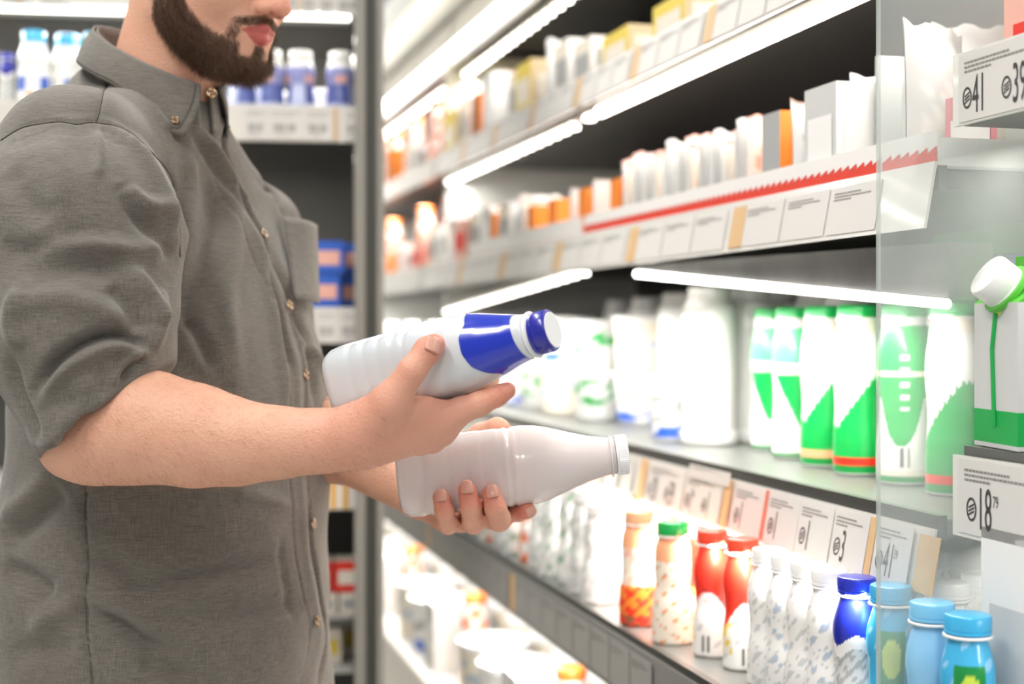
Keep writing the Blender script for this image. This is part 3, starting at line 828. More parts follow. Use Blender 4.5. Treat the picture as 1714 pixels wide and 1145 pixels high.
b2 = empty('yoghurt_bottle'); tag(b2, 'unlabelled white bottle with panelled body and white cap, lying in his left hand', 'bottle')
p2 = [(.001, .002), (.028, .0), (.0355, .003), (.0388, .009), (.0398, .020), (.0398, .024), (.0386, .026), (.0386, .030), (.0400, .033)]
for i in range(4):
    z = .040+i*.0175; p2 += [(.0402, z), (.0402, z+.010), (.0397, z+.0125), (.0397, z+.0145)]
p2 += [(.0404, .112), (.0392, .1145), (.0392, .1165), (.0408, .1190), (.0408, .128), (.0398, .140), (.0368, .153), (.0322, .167), (.0274, .181), (.0234, .194), (.0206, .206), (.0192, .2125), (.0188, .217)]
WHITE2 = mat('pearl_white_plastic', 'e6dad7', .22, sss=.35, coat=.6, bump=(60, .06))
m = MB(); m.lathe(densify(p2, .0022), 80, sq=lambda z: 2+1.6*float(np.clip((.122-z)/.02, 0, 1)))
m.build('bottle_body', WHITE2, b2, smooth=True)
m = MB(); m.lathe([(.0188, .216), (.0188, L2-.013)], 48); m.lathe([(.019, L2-.0185), (.0212, L2-.018), (.0212, L2-.0165), (.019, L2-.016)], 48)
m.build('neck_ring', WHITE2, b2, smooth=True)
cap_mesh(.0205, .0125, 64, L2-.0125).build('cap', mat('white_cap', 'f3f1f1', .3, coat=.3), b2, ang=35)
along(b2, B2a, B2b)
# ================================================================== refrigerated shelving along the aisle
S0, S1_, S2_ = 1.187, 3.60, 5.3
def zd(slope, a): return H-slope*a           # height of a line seen with this slope at lateral offset a
def bx(m, A0, A1, s0, s1, z0, z1, col=None): return m.box(A0, A1, s0, s1, z0, z1, col)
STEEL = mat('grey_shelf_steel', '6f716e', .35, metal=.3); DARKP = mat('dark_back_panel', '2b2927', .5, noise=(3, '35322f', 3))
RAILM = mat('clear_price_rail', 'e4e2dc', .25, coat=.3); EDGE = mat('dark_shelf_edge', '4a4b47', .4, metal=.3)
WHP = mat('white_powder_coat', 'dcdcd6', .4); LEDM = mat('led_diffuser', 'ffffff', .3, emit='fff8ee', es=9)
HOUS = mat('grey_lamp_housing', '8f8f90', .3, metal=.4, noise=(9, '77787a', 3))
def root_at(name, A=0, s=0, z=0, rz=0):
    return empty(name, aisle(A, s, z), YAW+rz)
cab = root_at('refrigerated_shelving'); tag(cab, 'long open refrigerated shelving unit with lit shelves running down the aisle', 'refrigerator')
BACK = 1.32
m = MB(); bx(m, BACK, BACK+.04, S0, S2_, .15, 2.15); m.build('back_panel', DARKP, cab)
m = MB(); bx(m, .62, BACK+.04, S2_, S2_+.03, 0, 2.2); m.build('end_panel', WHP, cab)
m = MB(); bx(m, .80, BACK, S1_-.012, S1_+.012, .2, 2.0); m.build('divider', mat('divider_panel', 'c9c9c4', .4), cab)
m = MB(); bx(m, .70, BACK, S0, S2_, 2.12, 2.2); m.build('canopy', WHP, cab)
# shelves: name, front A, top z, rail top/bottom, far end
AF = {'R0': .83, 'R1': .79, 'R2': .753, 'R3': .753, 'R4': .637}
ZT = {'R0': H+.735, 'R1': H+.432, 'R2': H+.150, 'R3': H-.183, 'R4': H-.400}
RB = {'R0': (.80, .665), 'R1': (.445, .385), 'R2': (.158, .094), 'R3': (-.192, -.259), 'R4': (-.405, -.480)}
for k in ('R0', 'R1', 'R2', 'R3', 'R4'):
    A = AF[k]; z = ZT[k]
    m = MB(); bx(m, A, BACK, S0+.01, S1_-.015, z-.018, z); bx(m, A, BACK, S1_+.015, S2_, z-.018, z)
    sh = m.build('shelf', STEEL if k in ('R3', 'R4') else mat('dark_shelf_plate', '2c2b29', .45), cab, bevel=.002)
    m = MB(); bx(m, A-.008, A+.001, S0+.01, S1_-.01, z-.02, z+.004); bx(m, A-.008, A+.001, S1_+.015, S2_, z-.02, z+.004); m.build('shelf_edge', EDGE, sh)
    t, b = RB[k]; tilt = .012 if k != 'R4' else .0
    m = MB()
    for (a0, a1) in ((S0+.01, S1_-.01), (S1_+.02, S2_)):
        m.prism([(A-.010-tilt*0, H+t), (A-.014-tilt, H+b), (A-.011-tilt, H+b), (A-.007, H+t)], 1, a0, a1) if False else m.add(
            [(A-.012, a0, H+t), (A-.012-tilt, a0, H+b), (A-.009-tilt, a0, H+b), (A-.009, a0, H+t), (A-.012, a1, H+t), (A-.012-tilt, a1, H+b), (A-.009-tilt, a1, H+b), (A-.009, a1, H+t)],
            [(0, 1, 2, 3), (7, 6, 5, 4), (0, 4, 5, 1), (1, 5, 6, 2), (2, 6, 7, 3), (3, 7, 4, 0)])
    m.build('price_rail', RAILM if k != 'R4' else mat('grey_price_rail', '8d8c88', .35), sh)
_m = MB(); _m.lathe([(.006, -.006), (.011, -.005), (.012, 0)], 10); LEDMESH = _m.mesh('led_module', LEDM, smooth=True)
def led(A, s0, s1, z0, z1, par, step=.060):
    n = max(1, int((s1-s0)/step))
    for i in range(n):
        t = (i+.5)/n; o = bpy.data.objects.new('led_module', LEDMESH); COL.objects.link(o); o.parent = par; o.location = (A, s0+(s1-s0)*t, z0+(z1-z0)*t)
def strip(A, s0, s1, z0, z1, h=.012, name='led_strip', beads=True):
    g = MB(); w = .010
    g.add([(A-w, s0, z0+.004), (A+w, s0, z0+.004), (A+w, s1, z1+.004), (A-w, s1, z1+.004), (A-w, s0, z0+.016), (A+w, s0, z0+.016), (A+w, s1, z1+.016), (A-w, s1, z1+.016)],
          [(3, 2, 1, 0), (4, 5, 6, 7), (0, 1, 5, 4), (1, 2, 6, 5), (2, 3, 7, 6), (3, 0, 4, 7)])
    hs = g.build(name, WHP, cab); led(A, s0, s1, z0, z1, hs)
    return hs
strip(.800, S0+.03, s_of(978, .80), H+.375, H+.375); strip(.800, s_of(1005, .80)+.0, S1_-.03, H+.375, H+.375) if False else None
strip(.800, s_of(968, .80), S1_-.03, H+.372, H+.372)
strip(.845, S0+.03, S1_-.03, H+.650, H+.650); strip(.845, S1_+.03, S2_-.1, H+.650, H+.650)
strip(.79, s_of(985, .79), S1_-.05, H+.100, H+.040)
strip(.70, S0+.03, S1_-.05, H-.235, H-.235) if False else None
# bright upper light line above the first
m = MB(); bx(m, .800, .807, S0+.02, S2_-.1, H+.692, H+.722); m.build('light_cover', LEDM, cab)
# lit cover strip of the near half of the second shelf (continuous tube)
m = MB(); m.tube([(.795, S0+.03, H+.374), (.795, s_of(1005, .795), H+.374)], .010, 10); m.build('light_tube', LEDM, cab, smooth=True)
# tilted lamp housing under the middle shelf with its tube along the lower edge
An = .80; sn = s_of(1588, An); sf = s_of(1068, An)
m = MB(); m.add([(An, sn, H+.030), (An, sf, H+.092), (An, sf, H+.100), (An, sn, H+.086), (An+.05, sn, H+.030), (An+.05, sf, H+.092), (An+.05, sf, H+.100), (An+.05, sn, H+.086)],
                [(0, 1, 2, 3), (7, 6, 5, 4), (0, 3, 7, 4), (1, 5, 6, 2), (3, 2, 6, 7), (0, 4, 5, 1)])
hs = m.build('lamp_housing', HOUS, cab)
m = MB(); m.tube([(An-.002, sn, H+.0235), (An-.002, sf, H+.0865)], .0055, 10); m.build('lamp_tube', LEDM, hs, smooth=True)
# shelf lamps; the highest, above the canopy, is added to brighten top goods
def arealamp(name, loc, rot, sx, sy, e, c=(1, .96, .90)):
    l = bpy.data.lights.new(name, 'AREA'); l.shape = 'RECTANGLE'; l.size = sx; l.size_y = sy; l.energy = e; l.color = c
    o = bpy.data.objects.new(name, l); COL.objects.link(o); o.location = loc; o.rotation_euler = rot; return o
LE = 1.0
for (A, z, s0, s1, e, tl) in ((.83, .362, S0+.05, S1_, 6.5, 14), (.86, .638, S0, S2_, 12, 14), (.80, .014, S0+.10, S1_, 10, 12), (.84, .98, S0, S2_, 16, 14), (.69, -.262, S0+.05, S1_, 22, 14), (.83, .362, S1_+.05, S2_, 8, 14), (.80, .08, S1_+.05, S2_, 10, 12), (.66, -.485, S0+.3, S2_, 11, 0)):
    arealamp('shelf_light', aisle(A, (s0+s1)/2, H+z), (0, math.radians(-tl), YAW), .02, s1-s0, e*LE)
# bottom deck with its bumper, below the lowest shelf
m = MB(); bx(m, .60, BACK, S0, S2_, .12, .58); m.build('bottom_deck', mat('white_deck', 'ecebe6', .4), cab, bevel=.01)
m = MB(); bx(m, .57, .60, S0, S2_, .12, .60); m.build('bumper', mat('pale_bumper', 'e9e4da', .4), cab, bevel=.01)

# clear divider screen that stands proud of the shelves
GLASS = mat('hazy_acrylic', 'd6dcd8', .12, alpha=.26, spec=.6)
gl = root_at('screen_divider'); tag(gl, 'clear hazy acrylic divider screen standing between the two shelving units, near right', 'divider')
m = MB(); bx(m, .672, BACK, S0-.010, S0-.006, .35, 2.1); m.build('pane', GLASS, gl)
m = MB(); bx(m, .670, .672, S0-.0105, S0-.0055, .35, 2.1); m.build('edge_strip', mat('pale_edge', 'c9d2cc', .2, alpha=.45), gl)

# ---- nearer unit, right of the screen
cb = root_at('refrigerated_shelving'); tag(cb, 'nearer refrigerated shelving unit cut off by the right edge of the photo', 'refrigerator')
SN = .70
m = MB(); bx(m, BACK, BACK+.04, SN, S0-.02, .15, 2.15); m.build('back_panel', mat('grey_back_panel', '6f7672', .4, noise=(14, '9aa19c', 5)), cb)
for (A, z, t, b) in ((.753, H-.110, -.118, -.192), (.753, H+.205, .252, .186), (.637, H-.400, -.405, -.480)):
    m = MB(); bx(m, A, BACK, SN, S0-.02, z-.018, z); sh = m.build('shelf', STEEL, cb)
    m = MB(); bx(m, A-.012, A-.006, SN, S0-.02, H+b, H+t); m.build('price_rail', RAILM, sh)
arealamp('shelf_light', aisle(.80, .95, H+.17), (0, math.radians(-12), YAW), .02, .4, .8); arealamp('shelf_light', aisle(.80, .95, H-.20), (0, math.radians(-12), YAW), .02, .4, 2)
arealamp('shelf_light', aisle(.85, .95, H+.6), (0, math.radians(-12), YAW), .02, .4, 2)
# ================================================================== goods
PHI0 = math.radians(-103)-YAW      # object angle that faces the aisle
def rel_ang(a): return (math.degrees(a-PHI0)+180) % 360-180
def patch(a, z, k, sc=1.0):
    return math.sin(a*3.1*sc+k)*math.sin(z*170*sc+k*2)+.5*math.sin(a*7*sc-z*300*sc+k*3)
PRINT = colmat('printed_plastic', .32, coat=.35)
C_ = {n: srgb(h) for n, h in dict(white='f2f1ee', cream='efe6d6', green='0aa84c', dgreen='068a3c', peach='f2ad83', red='e8301f', orange='f28a2c', blue='2d62c8', navy='16259e', cyan='3fb0e0', sky='8fc9ee', lime='c6dd4a', pink='efb6a6', grey='a9abaa', beige='d9c19a', dred='b82a1e', yellow='e9cf54', brown='8a5a3c', lgrey='cfd0ce', teal='2f9a94', mint='62d38e', slate='b9c6d6', rose='d9707e').items()}
CAPM = {}
def capmat(c):
    if c not in CAPM:
        CAPM[c] = mat(c+'_cap_plastic', {'green': '10a850', 'red': 'e84a30', 'white': 'f0f0ee', 'navy': '1a2bb0', 'cyan': '3fb2e4', 'peach': 'e6b088', 'orange': 'f08038', 'beige': 'd8b88a', 'sky': '7cc4ea'}[c], .3, coat=.3)
    return CAPM[c]
PROTO = {}
def bottle_proto(key, prof, colf, capc, capr, caph, seg=88, step=.0018, neckring=True, name='drink_bottle', cat='bottle'):
    r = empty(name); h = prof[-1][1]
    m = MB(); m.lathe(densify(spline(prof, 4), step), seg, colf=colf); m.build('bottle_body', PRINT, r, smooth=True)
    cp = cap_mesh(capr, caph, max(12, seg//2), h, .0003).build('cap', capmat(capc), r, ang=35)
    if neckring: m = MB(); m.lathe([(capr*.9, h-.004), (capr*1.06, h-.0035), (capr*1.06, h-.0015), (capr*.9, h-.001)], seg); m.build('neck_ring', capmat('white'), r, smooth=True)
    r['category'] = cat; PROTO[key] = [r, False]; return r
def kef(s=1.0, w=1.0): return [(.026*w, 0), (.0305*w, .003), (.031*w, .010), (.031*w, .045), (.0288*w, .075), (.0292*w, .100), (.0312*w, .125), (.0305*w, .150), (.0272*w, .175), (.0252*w, .190), (.0248*w, .1955)]
def c_kA(a, z, r):
    p = rel_ang(a)
    if z < .004: return C_['white']
    if z < .014: return C_['dgreen']
    if z < .0225: return C_['peach']
    if z > .176: return C_['cream']
    lim = .062+.062*np.clip((p+55)/95, 0, 1)+.003*math.sin(p*.5)
    return C_['green'] if z < lim else C_['white']
def c_kR(a, z, r): return C_['red'] if .0145 < z < .0235 else c_kA(a, z, r)
def c_kB(a, z, r):
    p = rel_ang(a)
    if z < .004: return C_['white']
    if z < .011: return C_['dgreen']
    if z < .018 and abs(p) < 150: return C_['cream']
    v = .045+.055*min(1, (abs(p+8)/55)**2)
    if .125 < z < .132: return C_['cream']
    if abs(p) < 11 and .075 < z < .165 and math.sin(z*2600) > .2: return C_['white']
    if abs(p) < 13 and .022 < z < .044: return (.12, .12, .12) if math.sin(p*2.6) > .4 else C_['white']
    return C_['green'] if z > v and z < .186 else C_['white']
def c_kC(a, z, r):
    p = rel_ang(a)
    if z < .004: return C_['white']
    if z < .009: return C_['dgreen']
    v = .046+.072*np.clip((abs(p-12)-14)/75, 0, 1)
    if z > .118: return C_['cream'] if z < .126 else (C_['mint'] if z > .132 and z < .182 else C_['white'])
    return C_['green'] if z > v else C_['white']
for k_, f_ in (('kA', c_kA), ('kR', c_kR), ('kB', c_kB), ('kC', c_kC)): bottle_proto(k_, kef(), f_, 'green', .0262, .0155)
SP = [(.018, 0), (.0225, .002), (.0232, .010), (.0230, .040), (.0205, .062), (.0212, .080), (.0232, .096), (.0225, .110), (.0188, .124), (.0168, .131), (.0165, .1375)]
FP = [(.022, 0), (.0262, .002), (.0268, .012), (.0262, .045), (.0225, .070), (.0235, .095), (.0225, .118), (.0195, .130), (.019, .1375)]
def c_red(a, z, r):
    p = rel_ang(a); lim = .062+.018*math.sin(math.radians(p*1.6+60))
    if z > lim: return C_['red'] if z > lim+.006 or p < 0 else C_['dred']
    if abs(p-10) < 16 and .008 < z < .028: return (.1, .1, .1) if math.sin(p*1.9) > .3 else C_['white']
    if p < -25 and .02 < z < .055: return C_['yellow'] if patch(a, z, 2) > .2 else C_['cream']
    return C_['white'] if patch(a, z, 1) < .9 else C_['lgrey']
def c_white(k, tint, thr=.35):
    def f(a, z, r): return C_[tint] if patch(a, z, k, 1.3) > thr and z < .105 else (C_['white'] if patch(a, z, k+4, 2.) < .8 else C_['lgrey'])
    return f
def c_navy(a, z, r):
    p = rel_ang(a); lim = .092+.006*math.cos(math.radians(p*3))
    return C_['navy'] if z > lim else (C_['white'] if z > lim-.012 else (C_['lgrey'] if patch(a, z, 3, 2) < .1 else C_['grey']))
def c_sky(a, z, r):
    p = rel_ang(a)
    if abs(p) < 34 and .060 < z < .112:
        return C_['lime'] if ((p/24)**2+((z-.086)/.019)**2) < 1 else C_['dgreen']
    return C_['cyan'] if patch(a, z, 2) < .75 else C_['sky']
def c_skyp(a, z, r): return (C_['pink'] if patch(a, z, 5) > -.3 else C_['white']) if z < .075 and abs(rel_ang(a)) < 60 else C_['sky']
def c_fruit(a, z, r):
    if z < .055: return C_['red'] if patch(a, z, 1, 1.6) > .1 else (C_['orange'] if z > .016 else C_['brown'])
    if z > .105: return C_['peach']
    return C_['pink'] if patch(a, z, 2) > .35 else C_['cream']
def c_dots(a, z, r): return C_['peach'] if z > .105 else (C_['orange'] if patch(a, z, 2, 1.8) > .85 else (C_['dgreen'] if patch(a, z, 6, 2.2) > 1.25 else C_['cream']))
def c_mixed(k, pal):
    def f(a, z, r):
        v = patch(a, z, k, 1.1); return C_[pal[0]] if v < .1 else (C_[pal[1]] if v < .8 else C_[pal[2 % len(pal)]])
    return f
bottle_proto('red', SP, c_red, 'red', .0190, .0150); bottle_proto('wb', SP, c_white(1, 'slate', .6), 'white', .0185, .0150); bottle_proto('wg', SP, c_white(3, 'lgrey', .7), 'white', .0185, .0150)
bottle_proto('navy', SP, c_navy, 'navy', .0192, .0155); bottle_proto('sky', SP, c_sky, 'cyan', .0200, .0160); bottle_proto('skyp', SP, c_skyp, 'sky', .0200, .0160)
bottle_proto('fruit', FP, c_fruit, 'peach', .0200, .0155); bottle_proto('dots', FP, c_dots, 'green', .0205, .0160); bottle_proto('dotb', FP, c_dots, 'beige', .0205, .0160)
bottle_proto('mixw', FP, c_mixed(2, ('white', 'lgrey', 'dgreen')), 'white', .0205, .0140, 32, .006); bottle_proto('mixo', FP, c_mixed(5, ('white', 'orange', 'red')), 'orange', .0205, .0140, 32, .006); bottle_proto('mixg', FP, c_mixed(7, ('lgrey', 'white', 'grey')), 'white', .0205, .0140, 32, .006)
def tub_proto(key, r0, r1, h, colf, lidc='white'):
    r = empty('plastic_tub'); m = MB(); m.lathe(densify([(r0*.9, 0), (r0, .003), (r1, h-.008), (r1*1.02, h-.006)], .006), 40, colf=colf); m.build('tub_body', PRINT, r, smooth=True)
    m = MB(); m.lathe([(r1*1.05, h-.012), (r1*1.06, h-.002), (r1*1.0, h), (r1*.9, h-.001)], 40); m.build('lid', capmat(lidc), r, ang=40); r['category'] = 'tub'; PROTO[key] = [r, False]
def c_tub(k, band, lab, base='white'):
    def f(a, z, r):
        if .008 < z < .026 and band: return C_[band] if patch(a, z, k) > -.5 else C_['white']
        return C_[lab] if .030 < z < .078 and patch(a, z, k+1, .8) > .25 else C_[base]
    return f
tub_proto('tubA', .050, .058, .100, c_tub(1, 'blue', 'grey')); tub_proto('tubB', .044, .050, .098, c_tub(2, None, 'dgreen', 'lgrey')); tub_proto('tubC', .052, .058, .105, c_tub(3, None, 'slate', 'cream')); tub_proto('tubD', .030, .034, .085, c_tub(4, 'blue', 'grey'))
def canister_proto():
    r = empty('milk_canister'); m = MB()
    m.lathe(spline([(.040, 0), (.0455, .004), (.0455, .018), (.0425, .022), (.0420, .030), (.0420, .13), (.0425, .19), (.0410, .215), (.034, .228)], 4), 48); m.build('canister_body', mat('bright_white_plastic', 'f4f4f1', .35, coat=.3), r, smooth=True)
    cap_mesh(.034, .018, 40, .228, .0004).build('cap', capmat('white'), r, ang=35); r['category'] = 'canister'; PROTO['can'] = [r, False]
canister_proto()
def box_proto(key, w, d, h, front, side, top='white', name='food_box', cat='box', part='box_body', band=None):
    """w along the shelf, d into the shelf"""
    r = empty(name); m = MB(); x0, x1, y0, y1 = -d/2, d/2, -w/2, w/2
    m.add([(x0, y0, 0), (x0, y1, 0), (x0, y1, h), (x0, y0, h)], [(0, 3, 2, 1)], C_[front]); m.add([(x1, y0, 0), (x1, y1, 0), (x1, y1, h), (x1, y0, h)], [(0, 1, 2, 3)], C_[front])
    m.add([(x0, y0, 0), (x1, y0, 0), (x1, y0, h), (x0, y0, h)], [(0, 1, 2, 3)], C_[side]); m.add([(x0, y1, 0), (x1, y1, 0), (x1, y1, h), (x0, y1, h)], [(0, 3, 2, 1)], C_[side])
    m.add([(x0, y0, h), (x1, y0, h), (x1, y1, h), (x0, y1, h)], [(0, 1, 2, 3)], C_[top]); m.add([(x0, y0, 0), (x1, y0, 0), (x1, y1, 0), (x0, y1, 0)], [(0, 3, 2, 1)], C_[side])
    m.build(part, colmat('printed_card', .5), r)
    if band:
        m = MB(); m.add([(x0-.0006, y0+w*.12, h*.25), (x0-.0006, y1-w*.12, h*.25), (x0-.0006, y1-w*.12, h*.7), (x0-.0006, y0+w*.12, h*.7)], [(0, 3, 2, 1)], C_[band])
        m.add([(x0+d*.1, y0-.0006, h*.3), (x1-d*.1, y0-.0006, h*.3), (x1-d*.1, y0-.0006, h*.75), (x0+d*.1, y0-.0006, h*.75)], [(0, 1, 2, 3)], C_[band]); m.build('printed_label', colmat('printed_card', .5), r)
    r['category'] = cat; PROTO[key] = [r, False]
def sachet_proto(key, w, h, th, c1, c2, k=1):
    """soft pouch: front faces along the shelf"""
    r = empty('foil_sachet'); m = MB()
    def fn(sg):
        def f(u, v):
            a, b = u*2-1, v; bul = max(0, 1-abs(a)**3)*max(0, math.sin(PI*min(1, max(0, (b-.02)/.86))))**.6
            return (a*w/2*(1-.05*math.sin(PI*b)), sg*(th/2*bul+.0006)+.004*math.sin(a*3+k)*b, b*h+.003*math.sin(a*9+k)*b)
        return f
    def cf(u, v): return C_[c2] if (.25 < v < .6 and .15 < u < .85 and patch(u*5, v*.1, k) > 0) or v > .93 else C_[c1]
    m.grid(fn(1), 12, 14, cf); n0 = len(m.f); m.grid(lambda u, v: fn(-1)(1-u, v), 12, 14, lambda u, v: cf(1-u, v))
    m.build('pouch', colmat('glossy_film', .3, coat=.4), r, smooth=True); r['category'] = 'sachet'; PROTO[key] = [r, False]
FOOT = []
def dims(key):
    if len(PROTO[key]) < 3:
        bb = [Vector(c) for x in PROTO[key][0].children_recursive if x.type == 'MESH' and x.parent == PROTO[key][0] for c in x.bound_box]
        lo = [min(v[i] for v in bb) for i in range(3)]; hi = [max(v[i] for v in bb) for i in range(3)]
        PROTO[key].append(((hi[0]-lo[0])/2, (hi[1]-lo[1])/2, hi[2])); 
    return PROTO[key][2]
ROUND = ('drink_bottle', 'plastic_tub', 'milk_canister')
def clash(reg, x, y, z, f):
    for (x2, y2, z2, g) in reg:
        if z+f[2] < z2+.003 or z2+g[2] < z+.003: continue
        dx, dy = abs(x-x2), abs(y-y2)
        if f[3] and g[3]:
            if math.hypot(dx, dy) < f[0]+g[0]-.0005: return True
        elif dx < f[0]+g[0]-.001 and dy < f[1]+g[1]-.001: return True
    return False
def foot(key, sc, rz):
    d = dims(key); s = (1, 1, 1) if sc is None else (sc if hasattr(sc, '__len__') else (sc,)*3); rd = PROTO[key][0].name.split('.')[0] in ROUND
    a, b = d[0]*s[0], d[1]*s[1]
    if not rd: c, q = abs(math.cos(rz)), abs(math.sin(rz)); a, b = a*c+b*q, a*q+b*c
    return (a, b, d[2]*s[2], rd)
def put(key, A, s, z, label, group=None, rz=0, rx=0, sc=None, px=None):
    if callable(A): return
    f = foot(key, sc, rz); ok = False; A0, s0 = A, s
    for k in range(26):
        for (dA, ds) in (((k*.004, 0),) if px is not None else ((0, k*.003), (k*.003, 0), (0, -k*.003))):
            A1 = A0+dA; s1 = s_of(px, A1) if px is not None else s0+ds
            if not clash(FOOT, A1, s1, z, f) and A1+f[0] < 1.31: ok = True; break
        if ok: break
    if ok: A, s = A1, s1
    elif group: return None
    else: print('NO ROOM', key, label)
    FOOT.append((A, s, z, f))
    r, used = PROTO[key][:2]
    o = r if not used else copy_tree(r)
    PROTO[key][1] = True
    o.location = aisle(A, s, z); o.rotation_euler = (rx, 0, YAW+rz)
    if sc: o.scale = sc if hasattr(sc, '__len__') else (sc,)*3
    o['label'] = label
    if group: o['group'] = group
    elif 'group' in o: del o['group']
    return o
def putp(key, px, A, z, *a, **k): return put(key, A, s_of(px, A), z, *a, px=px, **k)

# ---- middle shelf, right: kefir bottles
zR3 = ZT['R3']
putp('kB', 1513, .880, zR3, 'green-topped drink bottle with a barcode, nearest in the row behind the clear screen')
putp('kR', 1437, .880, zR3, 'green and white bottle with a red base stripe, just left of the clear screen edge', 'x'); 
putp('kA', 1380, .890, zR3, 'green and white bottle with a peach base stripe, second left of the clear screen edge')
putp('kA', 1346, .955, zR3, 'green-capped bottle mostly hidden behind the peach-striped bottle')
putp('kC', 1330, .905, zR3, 'green-capped bottle with green V label and peach stripe, third from the white canisters', rz=.3)
putp('kC', 1292, .890, zR3, 'green-capped bottle with green V label, leftmost of the green bottles', rz=-.1)
putp('kB', 1575, .960, zR3, 'green-topped bottle seen pale behind the clear screen, back of the pair', rz=.6)
putp('kR', 1598, .875, zR3, 'green and white bottle at the far right of the shelf behind the clear screen', rz=-.5)
for o in bpy.data.objects:
    if o.get('group') == 'x': del o['group']
for i, (px, A) in enumerate(((1425, .985), (1490, 1.0), (1370, 1.02), (1300, .975), (1275, 1.05))):
    putp('can', px, A+.06, zR3, 'white canister in the back row behind the green-capped bottles', 'white canisters behind the green bottles')
# white canisters and stacked tubs
for i, (px, A) in enumerate(((1188, .885), (1254, .930), (1140, .985), (1215, 1.02), (1085, 1.05), (1160, 1.12), (1040, 1.12), (1240, 1.16))):
    putp('can', px, A, zR3, 'tall plain white canister at the middle of the shelf, its base rim showing' if i == 0 else ('white canister between the tallest canister and the green bottles' if i == 1 else 'white canister standing in the back rows of the middle shelf'), None if i < 2 else 'white canisters in the back rows')
tubs = [(1078, .895, 'tubA', 'tubC'), (1002, .900, 'tubB', 'tubB'), (950, .900, 'tubC', 'tubA'), (908, .905, 'tubB', 'tubC'), (878, .905, 'tubA', 'tubB'), (852, .905, 'tubC', 'tubB'), (830, .905, 'tubB', 'tubA')]
for i, (px, A, k1, k2) in enumerate(tubs):
    nm = ['nearest', 'second', 'third', 'fourth', 'fifth', 'sixth', 'seventh'][i]
    o_ = putp(k1, px, A, zR3, 'white plastic tub, lower one of the %s stack left of the canisters' % nm, rz=i*.9)
    fA, fs = FOOT[-1][:2]
    put(k2, fA, fs, zR3+dims(k1)[2]+.0008, 'white plastic tub, upper one of the %s stack left of the canisters' % nm, rz=i*1.7+1)
putp('tubD', 1122, .850, zR3, 'small white tub with a blue base band in front of the tall canister')
sB = s_of(830, .905)+.14
kk = ['mixw', 'tubC', 'mixo', 'tubB', 'mixg', 'tubA', 'mixw']
j = 0
while sB < S1_-.08: put(kk[j % 7], .88, sB, zR3, 'pale pot or bottle far down the middle shelf, out of focus', 'distant goods on the middle shelf', rz=j); sB += .135; j += 1

# ---- lower shelf, front row from near to far
zR4 = ZT['R4']
low = [('sky', 1620, .700, 'light blue bottle with cyan cap cut by the white carton, rightmost in the front row', 0),
 ('skyp', 1560, .700, 'pale blue bottle with pink label between two light blue ones', .2),
 ('sky', 1491, .708, 'light blue bottle with green label and lime disc beside the dark blue one', 0),
 ('navy', 1434, .700, 'dark blue topped small bottle with navy cap at front of lower shelf', 0),
 ('navy', 1515, .800, 'navy-capped bottle standing behind the light blue bottles', 1),
 ('wb', 1388, .690, 'white small bottle with bluish print directly left of the navy bottle', 0),
 ('wg', 1352, .690, 'white small bottle with grey print, second left of the navy bottle', .5),
 ('wb', 1318, .695, 'white small bottle with bluish print, third left of the navy bottle', 1.2),
 ('wg', 1286, .695, 'white small bottle right beside the red bottle with barcode', .9),
 ('red', 1243, .700, 'red-topped bottle with a barcode, nearest of the red-capped bottles', 0),
 ('red', 1192, .692, 'red-topped bottle with white base, second of the red-capped bottles', -.5),
 ('dots', 1126, .672, 'cream bottle with orange dots and a bright green cap', 0),
 ('fruit', 1069, .668, 'peach-capped bottle with red and orange fruit around its base', 0)]
for k, px, A, lb, rz in low: putp(k, px, A, zR4, lb, rz=rz)
sec = [('red', 1268, .775, 'red-capped bottle in the second row behind the nearest red bottle'), ('red', 1222, .770, 'red-capped bottle in the second row between two red bottles'), ('red', 1178, .765, 'red-capped bottle in the second row behind the second red bottle'),
       ('dots', 1158, .735, 'green-capped bottle partly hidden behind the red bottles'), ('dotb', 1120, .760, 'beige-capped bottle in the second row behind the green cap'), ('dotb', 1092, .80, 'beige-capped bottle in the third row behind the fruit bottle'), ('dots', 1288, .85, 'green cap peeping out behind the red-capped bottles')]
for k, px, A, lb in sec: putp(k, px, A, zR4, lb, rz=.8)
for i, (px, A) in enumerate(((1400, .765), (1360, .765), (1330, .768), (1302, .77), (1450, .80), (1590, .775), (1640, .83), (1560, .86), (1400, .84), (1345, .845), (1480, .89))):
    putp(['wb', 'wg'][i % 2], px, A, zR4, 'white-capped small bottle in the rows behind the white bottles', 'white bottles behind the front row', rz=i)
for i, (px, A) in enumerate(((1205, .87), (1150, .87), (1100, .88), (1060, .78), (1040, .86), (1010, .80), (985, .87))):
    putp('mixw' if i % 2 else 'tubC', px, A, zR4, 'white pot in the back rows of the lower shelf', 'white pots in the back rows of the lower shelf', rz=i)
s = s_of(1069, .668)+.16; j = 0
seq = ['mixg', 'mixg', 'mixw', 'mixw', 'mixg', 'mixo', 'mixw', 'mixg', 'mixo', 'mixw', 'mixg', 'mixw']
while s < S1_-.05:
    put(seq[j % 12], .668+.004*(j % 3), s, zR4, 'small out-of-focus bottle farther down the front row of the lower shelf', 'distant bottles in the front row of the lower shelf', rz=j*1.3, sc=(1.05, 1.05, .95+.08*(j % 3)))
    put(seq[(j+5) % 12], .745, s+.02, zR4, 'small out-of-focus bottle in the second row of the lower shelf', 'distant bottles in the second row of the lower shelf', rz=j)
    s += .075; j += 1

